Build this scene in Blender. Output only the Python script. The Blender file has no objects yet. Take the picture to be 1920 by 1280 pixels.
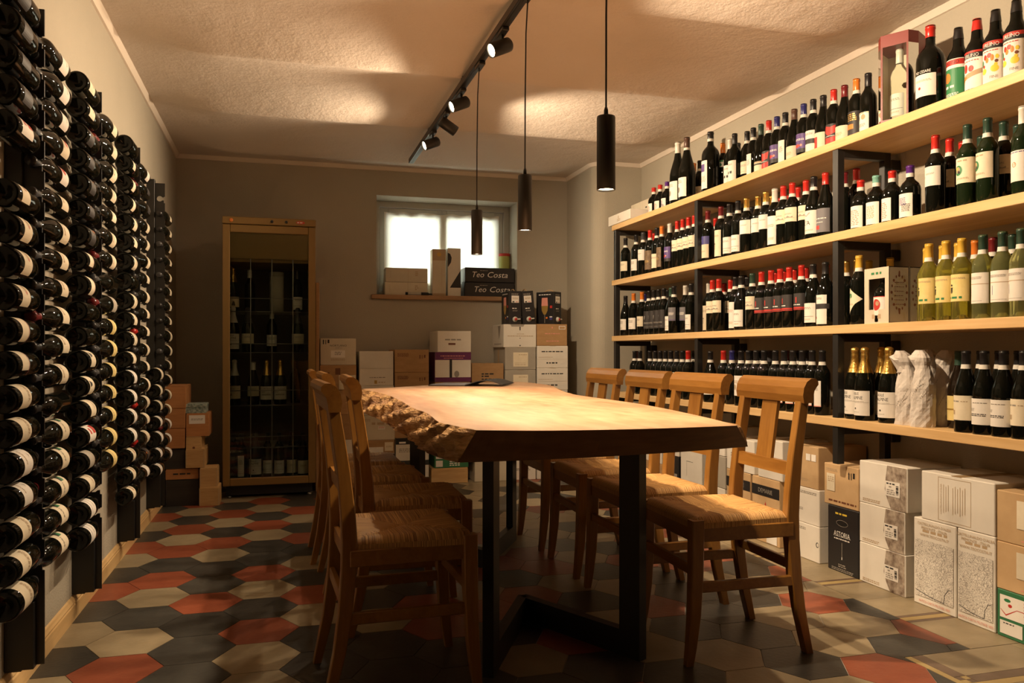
import bpy, bmesh, math, random
from mathutils import Vector, Matrix

# ------------------------------------------------------------------ camera, world, exposure
scene = bpy.context.scene
C = scene.collection
PI = math.pi
cam_data = bpy.data.cameras.new('camera')
cam_data.sensor_width = 36.0
cam_data.lens = 36.0 * 1520.0 / 1920.0
cam_data.shift_y = 20.0 / 1920.0
cam_data.clip_start = 0.05
camera = bpy.data.objects.new('camera', cam_data)
C.objects.link(camera)
camera.location = (0.0, 0.0, 1.0)
camera.rotation_euler = (PI / 2, 0.0, -math.radians(15.87))
scene.camera = camera

scene.view_settings.view_transform = 'Standard'
scene.view_settings.look = 'None'
scene.view_settings.exposure = 0.32
scene.view_settings.gamma = 1.0
scene.view_settings.use_curve_mapping = False

world = bpy.data.worlds.new('daylight')
scene.world = world
world.use_nodes = True
world.node_tree.nodes['Background'].inputs['Color'].default_value = (0.97, 0.985, 1.0, 1.0)
world.node_tree.nodes['Background'].inputs['Strength'].default_value = 8.0

WARM = (1.0, 0.748, 0.488)
TRACK_X, TRACK_Z = 0.905, 2.385
PENDANTS = [2.15, 2.95, 3.74]
# head position along the track, aim point, watts, cone in degrees, softness of the cone's rim
SPOTS = [
    (3.33, (-0.62, 2.85, 1.50), 72.0, 116.0, 1.0),
    (4.15, (-0.70, 3.75, 1.55), 68.0, 116.0, 1.0),
    (4.56, (2.45, 4.75, 1.38), 128.0, 130.0, 0.85),
    (4.98, (-0.70, 4.60, 1.60), 66.0, 122.0, 1.0),
    (2.66, (2.50, 2.60, 1.43), 158.0, 128.0, 0.85),
]

# ------------------------------------------------------------------ materials
def _nt(name):
    m = bpy.data.materials.new(name)
    m.use_nodes = True
    nt = m.node_tree
    return m, nt, nt.nodes['Principled BSDF']

def N(nt, t, **kw):
    n = nt.nodes.new(t)
    for k, v in kw.items():
        if k in n.inputs:
            n.inputs[k].default_value = v
        else:
            setattr(n, k, v)
    return n

def rgba(c):
    return (c[0], c[1], c[2], 1.0)

def plain(name, col, rough=0.5, metal=0.0, spec=0.5, coat=0.0):
    m, nt, b = _nt(name)
    b.inputs['Base Color'].default_value = rgba(col)
    b.inputs['Roughness'].default_value = rough
    b.inputs['Metallic'].default_value = metal
    b.inputs['Specular IOR Level'].default_value = spec
    b.inputs['Coat Weight'].default_value = coat
    return m

def mottled(name, c1, c2, scale=6.0, rough=0.7, bump=0.0, bscale=40.0, detail=4.0, rand=0.0, stretch=(1, 1, 1), spec=0.4, dist=0.02):
    """noise between two colours in object space, with optional relief and a per-object brightness"""
    m, nt, b = _nt(name)
    tc = N(nt, 'ShaderNodeTexCoord')
    mp = N(nt, 'ShaderNodeMapping')
    mp.inputs['Scale'].default_value = stretch
    nt.links.new(tc.outputs['Object'], mp.inputs['Vector'])
    oi = N(nt, 'ShaderNodeObjectInfo')
    add = N(nt, 'ShaderNodeVectorMath', operation='MULTIPLY_ADD')
    comb = N(nt, 'ShaderNodeCombineXYZ')
    for k in 'XYZ':
        nt.links.new(oi.outputs['Random'], comb.inputs[k])
    add.inputs[1].default_value = (37.0, 91.0, 53.0)
    nt.links.new(comb.outputs[0], add.inputs[0])
    nt.links.new(mp.outputs[0], add.inputs[2])
    nz = N(nt, 'ShaderNodeTexNoise')
    nz.inputs['Scale'].default_value = scale
    nz.inputs['Detail'].default_value = detail
    nz.inputs['Roughness'].default_value = 0.6
    nt.links.new(add.outputs[0], nz.inputs['Vector'])
    cr = N(nt, 'ShaderNodeValToRGB')
    cr.color_ramp.elements[0].position = 0.3
    cr.color_ramp.elements[1].position = 0.7
    cr.color_ramp.elements[0].color = rgba(c1)
    cr.color_ramp.elements[1].color = rgba(c2)
    nt.links.new(nz.outputs['Fac'], cr.inputs['Fac'])
    out = cr.outputs['Color']
    if rand > 0:
        hv = N(nt, 'ShaderNodeHueSaturation')
        mr = N(nt, 'ShaderNodeMapRange')
        mr.inputs['To Min'].default_value = 1.0 - rand
        mr.inputs['To Max'].default_value = 1.0 + rand
        nt.links.new(oi.outputs['Random'], mr.inputs['Value'])
        nt.links.new(mr.outputs[0], hv.inputs['Value'])
        nt.links.new(out, hv.inputs['Color'])
        out = hv.outputs['Color']
    nt.links.new(out, b.inputs['Base Color'])
    b.inputs['Roughness'].default_value = rough
    b.inputs['Specular IOR Level'].default_value = spec
    if bump > 0:
        n2 = N(nt, 'ShaderNodeTexNoise')
        n2.inputs['Scale'].default_value = bscale
        n2.inputs['Detail'].default_value = 6.0
        nt.links.new(add.outputs[0], n2.inputs['Vector'])
        bp = N(nt, 'ShaderNodeBump')
        bp.inputs['Strength'].default_value = bump
        bp.inputs['Distance'].default_value = dist
        nt.links.new(n2.outputs['Fac'], bp.inputs['Height'])
        nt.links.new(bp.outputs[0], b.inputs['Normal'])
    return m

def wood(name, c1, c2, axis=1, scale=5.0, stretch=0.08, rough=0.45, rand=0.08, coat=0.0, knots=0.0):
    """grain running along one object axis"""
    m, nt, b = _nt(name)
    tc = N(nt, 'ShaderNodeTexCoord')
    mp = N(nt, 'ShaderNodeMapping')
    s = [1.0, 1.0, 1.0]
    s[axis] = stretch
    mp.inputs['Scale'].default_value = s
    nt.links.new(tc.outputs['Object'], mp.inputs['Vector'])
    oi = N(nt, 'ShaderNodeObjectInfo')
    comb = N(nt, 'ShaderNodeCombineXYZ')
    for k in 'XYZ':
        nt.links.new(oi.outputs['Random'], comb.inputs[k])
    add = N(nt, 'ShaderNodeVectorMath', operation='MULTIPLY_ADD')
    add.inputs[1].default_value = (17.0, 31.0, 23.0)
    nt.links.new(comb.outputs[0], add.inputs[0])
    nt.links.new(mp.outputs[0], add.inputs[2])
    nz = N(nt, 'ShaderNodeTexNoise')
    nz.inputs['Scale'].default_value = scale * 4
    nz.inputs['Detail'].default_value = 5.0
    nz.inputs['Distortion'].default_value = 0.6
    nt.links.new(add.outputs[0], nz.inputs['Vector'])
    n3 = N(nt, 'ShaderNodeTexNoise')
    n3.inputs['Scale'].default_value = scale * 26
    n3.inputs['Detail'].default_value = 3.0
    nt.links.new(add.outputs[0], n3.inputs['Vector'])
    mx = N(nt, 'ShaderNodeMath', operation='MULTIPLY_ADD')
    mx.inputs[1].default_value = 0.35
    nt.links.new(n3.outputs['Fac'], mx.inputs[0])
    sub = N(nt, 'ShaderNodeMath', operation='MULTIPLY')
    sub.inputs[1].default_value = 0.65
    nt.links.new(nz.outputs['Fac'], sub.inputs[0])
    nt.links.new(sub.outputs[0], mx.inputs[2])
    cr = N(nt, 'ShaderNodeValToRGB')
    cr.color_ramp.elements[0].position = 0.35
    cr.color_ramp.elements[1].position = 0.65
    cr.color_ramp.elements[0].color = rgba(c1)
    cr.color_ramp.elements[1].color = rgba(c2)
    nt.links.new(mx.outputs[0], cr.inputs['Fac'])
    hv = N(nt, 'ShaderNodeHueSaturation')
    mr = N(nt, 'ShaderNodeMapRange')
    mr.inputs['To Min'].default_value = 1.0 - rand
    mr.inputs['To Max'].default_value = 1.0 + rand
    nt.links.new(oi.outputs['Random'], mr.inputs['Value'])
    nt.links.new(mr.outputs[0], hv.inputs['Value'])
    nt.links.new(cr.outputs['Color'], hv.inputs['Color'])
    nt.links.new(hv.outputs['Color'], b.inputs['Base Color'])
    b.inputs['Roughness'].default_value = rough
    b.inputs['Coat Weight'].default_value = coat
    b.inputs['Coat Roughness'].default_value = 0.2
    bp = N(nt, 'ShaderNodeBump')
    bp.inputs['Strength'].default_value = 0.15
    bp.inputs['Distance'].default_value = 0.004
    nt.links.new(mx.outputs[0], bp.inputs['Height'])
    nt.links.new(bp.outputs[0], b.inputs['Normal'])
    return m

def emissive(name, col, strength):
    m, nt, b = _nt(name)
    b.inputs['Base Color'].default_value = rgba(col)
    b.inputs['Emission Color'].default_value = rgba(col)
    b.inputs['Emission Strength'].default_value = strength
    return m

def glassy(name, col, ior=1.34, rough=0.02, trans=1.0):
    m, nt, b = _nt(name)
    b.inputs['Base Color'].default_value = rgba(col)
    b.inputs['Roughness'].default_value = rough
    b.inputs['Transmission Weight'].default_value = trans
    b.inputs['IOR'].default_value = ior
    return m

def pane_mat(name, tint=(0.9, 0.95, 0.92), refl=1.0):
    """thin window glass: clear with a Fresnel reflection"""
    m = bpy.data.materials.new(name)
    m.use_nodes = True
    nt = m.node_tree
    nt.nodes.clear()
    out = N(nt, 'ShaderNodeOutputMaterial')
    tr = N(nt, 'ShaderNodeBsdfTransparent')
    tr.inputs['Color'].default_value = rgba(tint)
    gl = N(nt, 'ShaderNodeBsdfGlossy')
    gl.inputs['Roughness'].default_value = 0.02
    fr = N(nt, 'ShaderNodeFresnel')
    fr.inputs['IOR'].default_value = 1.45
    mx = N(nt, 'ShaderNodeMixShader')
    nt.links.new(fr.outputs[0], mx.inputs[0])
    nt.links.new(tr.outputs[0], mx.inputs[1])
    nt.links.new(gl.outputs[0], mx.inputs[2])
    nt.links.new(mx.outputs[0], out.inputs[0])
    return m

def plaster(name, c1, c2, big=0.5, fine=0.35, bscale=9.0, fscale=70.0):
    m, nt, b = _nt(name)
    tc = N(nt, 'ShaderNodeTexCoord')
    n0 = N(nt, 'ShaderNodeTexNoise')
    n0.inputs['Scale'].default_value = 1.6
    n0.inputs['Detail'].default_value = 5.0
    nt.links.new(tc.outputs['Object'], n0.inputs['Vector'])
    cr = N(nt, 'ShaderNodeValToRGB')
    cr.color_ramp.elements[0].position = 0.3
    cr.color_ramp.elements[1].position = 0.7
    cr.color_ramp.elements[0].color = rgba(c1)
    cr.color_ramp.elements[1].color = rgba(c2)
    nt.links.new(n0.outputs['Fac'], cr.inputs['Fac'])
    nt.links.new(cr.outputs['Color'], b.inputs['Base Color'])
    b.inputs['Roughness'].default_value = 0.9
    b.inputs['Specular IOR Level'].default_value = 0.2
    n1 = N(nt, 'ShaderNodeTexNoise')
    n1.inputs['Scale'].default_value = bscale
    n1.inputs['Detail'].default_value = 8.0
    n1.inputs['Roughness'].default_value = 0.65
    nt.links.new(tc.outputs['Object'], n1.inputs['Vector'])
    n2 = N(nt, 'ShaderNodeTexNoise')
    n2.inputs['Scale'].default_value = fscale
    n2.inputs['Detail'].default_value = 3.0
    nt.links.new(tc.outputs['Object'], n2.inputs['Vector'])
    b1 = N(nt, 'ShaderNodeBump')
    b1.inputs['Strength'].default_value = big
    b1.inputs['Distance'].default_value = 0.03
    nt.links.new(n1.outputs['Fac'], b1.inputs['Height'])
    b2 = N(nt, 'ShaderNodeBump')
    b2.inputs['Strength'].default_value = fine
    b2.inputs['Distance'].default_value = 0.006
    nt.links.new(n2.outputs['Fac'], b2.inputs['Height'])
    nt.links.new(b1.outputs[0], b2.inputs['Normal'])
    nt.links.new(b2.outputs[0], b.inputs['Normal'])
    return m

M = {}
M['wall'] = plaster('wall_plaster', (0.40, 0.365, 0.295), (0.44, 0.40, 0.325), big=0.08, fine=0.35, fscale=150.0)
M['ceiling'] = plaster('ceiling_plaster', (0.67, 0.60, 0.535), (0.73, 0.655, 0.585), big=0.30, fine=0.25, bscale=8.0)
M['trim'] = plaster('trim_plaster', (0.70, 0.62, 0.53), (0.74, 0.66, 0.57), big=0.06, fine=0.15)
M['grout'] = mottled('grout', (0.40, 0.36, 0.30), (0.50, 0.46, 0.39), scale=30, rough=0.8)
M['tile_red'] = mottled('tile_red', (0.2059, 0.0480, 0.0220), (0.2540, 0.0672, 0.0309), scale=14, rough=0.42, rand=0.14, bump=0.06, bscale=60, spec=0.5)
M['tile_dark'] = mottled('tile_dark', (0.030, 0.029, 0.0255), (0.050, 0.047, 0.040), scale=10, rough=0.42, rand=0.22, bump=0.06, bscale=60, spec=0.5)
M['tile_beige'] = mottled('tile_beige', (0.2334, 0.1853, 0.1133), (0.2952, 0.2368, 0.1476), scale=9, rough=0.42, rand=0.10, bump=0.06, bscale=60, spec=0.5)
M['tile_ochre'] = mottled('tile_ochre', (0.3276, 0.2340, 0.0936), (0.3900, 0.2964, 0.1326), scale=9, rough=0.42, rand=0.08, spec=0.5)
M['tile_brown'] = mottled('tile_brown', (0.1014, 0.0663, 0.0468), (0.1482, 0.1014, 0.0702), scale=9, rough=0.42, rand=0.08, spec=0.5)
M['pine'] = wood('pine_board', (0.60, 0.37, 0.15), (0.78, 0.54, 0.27), axis=1, scale=3.0, stretch=0.05, rough=0.5, rand=0.05)
M['skirting'] = wood('skirting_pine', (0.62, 0.40, 0.17), (0.78, 0.54, 0.26), axis=1, scale=3.0, stretch=0.05, rough=0.5)
M['black_metal'] = plain('black_metal', (0.016, 0.015, 0.014), rough=0.42, spec=0.5)
M['matt_black'] = plain('matt_black', (0.010, 0.010, 0.010), rough=0.5)
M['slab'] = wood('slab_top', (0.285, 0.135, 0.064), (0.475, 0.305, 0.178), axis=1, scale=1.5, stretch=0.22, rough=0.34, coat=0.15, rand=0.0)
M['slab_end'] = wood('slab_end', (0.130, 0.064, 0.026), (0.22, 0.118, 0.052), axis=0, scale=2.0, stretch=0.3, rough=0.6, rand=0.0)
M['bark'] = mottled('live_edge', (0.16, 0.07, 0.028), (0.46, 0.27, 0.10), scale=9, rough=0.75, bump=0.9, bscale=26, stretch=(1.0, 0.55, 2.4), dist=0.03)
M['chair'] = wood('chair_beech', (0.195, 0.079, 0.0135), (0.292, 0.134, 0.027), axis=2, scale=4.0, stretch=0.12, rough=0.33, coat=0.25, rand=0.07)
M['chair_h'] = wood('chair_beech_rail', (0.20, 0.082, 0.014), (0.292, 0.134, 0.027), axis=1, scale=4.0, stretch=0.12, rough=0.33, coat=0.25, rand=0.07)
M['glass_dark'] = plain('wine_glass_dark', (0.0045, 0.0050, 0.0035), rough=0.035, spec=0.24)
M['glass_brown'] = plain('wine_glass_brown', (0.012, 0.007, 0.004), rough=0.04, spec=0.36)
M['glass_green'] = plain('wine_glass_green', (0.008, 0.016, 0.006), rough=0.04, spec=0.36)
M['glass_white'] = glassy('wine_glass_white', (0.80, 0.84, 0.34), trans=0.90)
M['glass_clear'] = glassy('clear_glass', (0.93, 0.92, 0.86), ior=1.25)
M['glass_olive'] = glassy('wine_glass_olive', (0.66, 0.62, 0.15), trans=0.90)
M['paper_cream'] = mottled('paper_cream', (0.70, 0.62, 0.46), (0.76, 0.68, 0.52), scale=30, rough=0.75, rand=0.08)
M['paper_white'] = mottled('paper_white', (0.76, 0.72, 0.65), (0.80, 0.76, 0.70), scale=30, rough=0.75, rand=0.06)
M['paper_yellow'] = mottled('paper_yellow', (0.72, 0.58, 0.22), (0.78, 0.64, 0.28), scale=30, rough=0.7, rand=0.05)
M['paper_pink'] = mottled('paper_pink', (0.74, 0.56, 0.48), (0.80, 0.62, 0.54), scale=30, rough=0.7, rand=0.05)
M['paper_dark'] = plain('paper_dark', (0.028, 0.024, 0.024), rough=0.55)
M['paper_grey'] = plain('paper_grey', (0.16, 0.155, 0.17), rough=0.6)
M['paper_brown'] = mottled('paper_brown', (0.12, 0.075, 0.04), (0.22, 0.15, 0.09), scale=60, rough=0.6)
M['ink_black'] = plain('ink_black', (0.02, 0.02, 0.02), rough=0.6)
M['ink_grey'] = plain('ink_grey', (0.30, 0.27, 0.23), rough=0.7)
M['ink_red'] = plain('ink_red', (0.50, 0.035, 0.025), rough=0.5)
M['ink_pink'] = plain('ink_pink', (0.72, 0.30, 0.24), rough=0.6)
M['ink_green'] = plain('ink_green', (0.03, 0.20, 0.075), rough=0.5)
M['ink_blue'] = plain('ink_blue', (0.05, 0.045, 0.20), rough=0.5)
M['ink_purple'] = plain('ink_purple', (0.10, 0.055, 0.22), rough=0.5)
M['ink_gold'] = plain('ink_gold', (0.55, 0.36, 0.10), rough=0.35, metal=0.5)
M['ink_orange'] = plain('ink_orange', (0.72, 0.20, 0.03), rough=0.5)
M['ink_yellow'] = plain('ink_yellow', (0.75, 0.55, 0.06), rough=0.5)
M['ink_white'] = plain('ink_white', (0.78, 0.75, 0.70), rough=0.6)
M['ink_tan'] = plain('ink_tan', (0.45, 0.33, 0.20), rough=0.7)
M['cap_red'] = plain('capsule_red', (0.55, 0.025, 0.018), rough=0.28, spec=0.6)
M['cap_maroon'] = plain('capsule_maroon', (0.16, 0.012, 0.016), rough=0.3, spec=0.6)
M['cap_black'] = plain('capsule_black', (0.014, 0.013, 0.014), rough=0.35)
M['cap_grey'] = plain('capsule_grey', (0.05, 0.05, 0.055), rough=0.35)
M['cap_brown'] = plain('capsule_brown', (0.10, 0.05, 0.035), rough=0.35)
M['cap_orange'] = plain('capsule_orange', (0.70, 0.20, 0.03), rough=0.3)
M['cap_white'] = plain('capsule_white', (0.70, 0.67, 0.60), rough=0.35)
M['cap_blue'] = plain('capsule_blue', (0.03, 0.03, 0.16), rough=0.3)
M['cap_purple'] = plain('capsule_purple', (0.09, 0.02, 0.20), rough=0.3)
M['cap_green'] = plain('capsule_green', (0.025, 0.06, 0.04), rough=0.35)
M['cap_teal'] = plain('capsule_teal', (0.20, 0.45, 0.38), rough=0.35)
M['cap_gold'] = plain('capsule_gold', (0.75, 0.48, 0.12), rough=0.28, metal=0.85)
M['cap_yellow'] = plain('capsule_yellow', (0.72, 0.45, 0.06), rough=0.35)
M['band'] = plain('neck_band_paper', (0.72, 0.69, 0.62), rough=0.7)
M['card_brown'] = mottled('cardboard_brown', (0.40, 0.235, 0.105), (0.47, 0.285, 0.135), scale=12, rough=0.8, rand=0.12, stretch=(1, 1, 3))
M['card_tan'] = mottled('cardboard_tan', (0.50, 0.33, 0.17), (0.56, 0.385, 0.205), scale=12, rough=0.8, rand=0.08)
M['card_white'] = mottled('cardboard_white', (0.70, 0.66, 0.585), (0.75, 0.71, 0.635), scale=10, rough=0.75, rand=0.05)
M['card_cream'] = mottled('cardboard_cream', (0.60, 0.53, 0.41), (0.66, 0.59, 0.46), scale=10, rough=0.75, rand=0.07)
M['card_grey'] = mottled('cardboard_grey', (0.37, 0.34, 0.285), (0.42, 0.385, 0.325), scale=10, rough=0.75, rand=0.05)
M['card_black'] = plain('cardboard_black', (0.018, 0.017, 0.018), rough=0.45)
M['card_green'] = plain('cardboard_green', (0.035, 0.17, 0.07), rough=0.5)
M['card_red'] = plain('cardboard_red', (0.20, 0.025, 0.02), rough=0.45)
M['card_purple'] = plain('cardboard_purple', (0.13, 0.02, 0.10), rough=0.5)
M['tape'] = plain('packing_tape', (0.42, 0.29, 0.15), rough=0.25)
M['crate'] = wood('crate_pine', (0.46, 0.27, 0.10), (0.62, 0.40, 0.18), axis=0, scale=4.0, stretch=0.12, rough=0.6, rand=0.10)
M['crate_red'] = wood('crate_cedar', (0.36, 0.15, 0.05), (0.48, 0.22, 0.08), axis=0, scale=4.0, stretch=0.12, rough=0.6, rand=0.08)
M['crate_dark'] = wood('crate_dark', (0.018, 0.015, 0.013), (0.035, 0.028, 0.024), axis=0, scale=4.0, stretch=0.12, rough=0.6)
M['cooler_gold'] = plain('cooler_gold', (0.2380, 0.1435, 0.0455), rough=0.42, metal=0.25)
M['cooler_dark'] = plain('cooler_interior', (0.10, 0.09, 0.06), rough=0.6)
M['steel'] = plain('steel', (0.35, 0.34, 0.32), rough=0.35, metal=0.8)
M['plastic_white'] = plain('plastic_white', (0.55, 0.53, 0.47), rough=0.4)
M['pane'] = pane_mat('clear_pane')
M['window_frame'] = plain('window_frame_paint', (0.42, 0.42, 0.38), rough=0.55)
M['lamp_glow'] = emissive('lamp_glow', (1.0, 0.80, 0.52), 26.0)
M['tissue'] = mottled('tissue_paper', (0.58, 0.53, 0.48), (0.70, 0.65, 0.60), scale=14, rough=0.8, bump=0.35, bscale=22, spec=0.3)
M['stone_sill'] = wood('sill_wood', (0.30, 0.17, 0.08), (0.42, 0.25, 0.13), axis=0, scale=4, stretch=0.1, rough=0.6)
M['tin_green'] = plain('tin_green', (0.42, 0.44, 0.12), rough=0.35)
M['foil_gold'] = mottled('foil_gold', (0.60, 0.36, 0.07), (0.85, 0.58, 0.18), scale=60, rough=0.25, bump=0.4, bscale=90, dist=0.004)
M['foil_gold'].node_tree.nodes['Principled BSDF'].inputs['Metallic'].default_value = 0.9

# translucent curtain cloth
def _curtain():
    m = bpy.data.materials.new('curtain_cloth')
    m.use_nodes = True
    nt = m.node_tree
    nt.nodes.clear()
    out = N(nt, 'ShaderNodeOutputMaterial')
    d = N(nt, 'ShaderNodeBsdfDiffuse')
    d.inputs['Color'].default_value = (0.72, 0.60, 0.45, 1)
    t = N(nt, 'ShaderNodeBsdfTranslucent')
    t.inputs['Color'].default_value = (0.92, 0.84, 0.70, 1)
    mx = N(nt, 'ShaderNodeMixShader')
    mx.inputs[0].default_value = 0.55
    nt.links.new(d.outputs[0], mx.inputs[1])
    nt.links.new(t.outputs[0], mx.inputs[2])
    nt.links.new(mx.outputs[0], out.inputs[0])
    return m
M['curtain'] = _curtain()

# rush: strands across the v coordinate
def _rush():
    m, nt, b = _nt('rush_weave')
    uv = N(nt, 'ShaderNodeUVMap')
    sp = N(nt, 'ShaderNodeSeparateXYZ')
    nt.links.new(uv.outputs[0], sp.inputs[0])
    mp = N(nt, 'ShaderNodeMapping')
    mp.inputs['Scale'].default_value = (4.0, 240.0, 1.0)
    nt.links.new(uv.outputs[0], mp.inputs['Vector'])
    nz = N(nt, 'ShaderNodeTexNoise')
    nz.inputs['Scale'].default_value = 1.0
    nz.inputs['Detail'].default_value = 3.0
    nt.links.new(mp.outputs[0], nz.inputs['Vector'])
    cr = N(nt, 'ShaderNodeValToRGB')
    cr.color_ramp.elements[0].position = 0.32
    cr.color_ramp.elements[1].position = 0.62
    cr.color_ramp.elements[0].color = (0.20, 0.085, 0.020, 1)
    cr.color_ramp.elements[1].color = (0.60, 0.35, 0.125, 1)
    nt.links.new(nz.outputs['Fac'], cr.inputs['Fac'])
    nt.links.new(cr.outputs['Color'], b.inputs['Base Color'])
    b.inputs['Roughness'].default_value = 0.55
    bp = N(nt, 'ShaderNodeBump')
    bp.inputs['Strength'].default_value = 0.7
    bp.inputs['Distance'].default_value = 0.006
    nt.links.new(nz.outputs['Fac'], bp.inputs['Height'])
    nt.links.new(bp.outputs[0], b.inputs['Normal'])
    return m
M['rush'] = _rush()

# flat print of an old military map: a tangle of thin dark lines on white card
def _map_print():
    m, nt, b = _nt('map_print')
    tc = N(nt, 'ShaderNodeTexCoord')
    vo = N(nt, 'ShaderNodeTexVoronoi', feature='DISTANCE_TO_EDGE')
    vo.inputs['Scale'].default_value = 125.0
    nz = N(nt, 'ShaderNodeTexNoise')
    nz.inputs['Scale'].default_value = 30.0
    nz.inputs['Detail'].default_value = 6.0
    mixv = N(nt, 'ShaderNodeMixRGB')
    mixv.inputs[0].default_value = 0.06
    nt.links.new(tc.outputs['Object'], nz.inputs['Vector'])
    nt.links.new(tc.outputs['Object'], mixv.inputs[1])
    nt.links.new(nz.outputs['Color'], mixv.inputs[2])
    nt.links.new(mixv.outputs[0], vo.inputs['Vector'])
    n2 = N(nt, 'ShaderNodeTexNoise')
    n2.inputs['Scale'].default_value = 14.0
    n2.inputs['Detail'].default_value = 4.0
    nt.links.new(tc.outputs['Object'], n2.inputs['Vector'])
    th = N(nt, 'ShaderNodeMath', operation='MULTIPLY')
    th.inputs[1].default_value = 0.16
    nt.links.new(n2.outputs['Fac'], th.inputs[0])
    lt = N(nt, 'ShaderNodeMath', operation='LESS_THAN')
    nt.links.new(vo.outputs['Distance'], lt.inputs[0])
    nt.links.new(th.outputs[0], lt.inputs[1])
    mx = N(nt, 'ShaderNodeMixRGB')
    mx.inputs[1].default_value = (0.74, 0.70, 0.63, 1)
    mx.inputs[2].default_value = (0.34, 0.31, 0.27, 1)
    nt.links.new(lt.outputs[0], mx.inputs[0])
    nt.links.new(mx.outputs[0], b.inputs['Base Color'])
    b.inputs['Roughness'].default_value = 0.7
    return m
M['map_print'] = _map_print()
M['rock_print'] = mottled('rock_print', (0.12, 0.075, 0.05), (0.55, 0.47, 0.38), scale=34, rough=0.7, detail=8)
M['pattern_teal'] = mottled('pattern_teal', (0.05, 0.10, 0.09), (0.45, 0.50, 0.44), scale=60, rough=0.6, detail=2)

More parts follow.
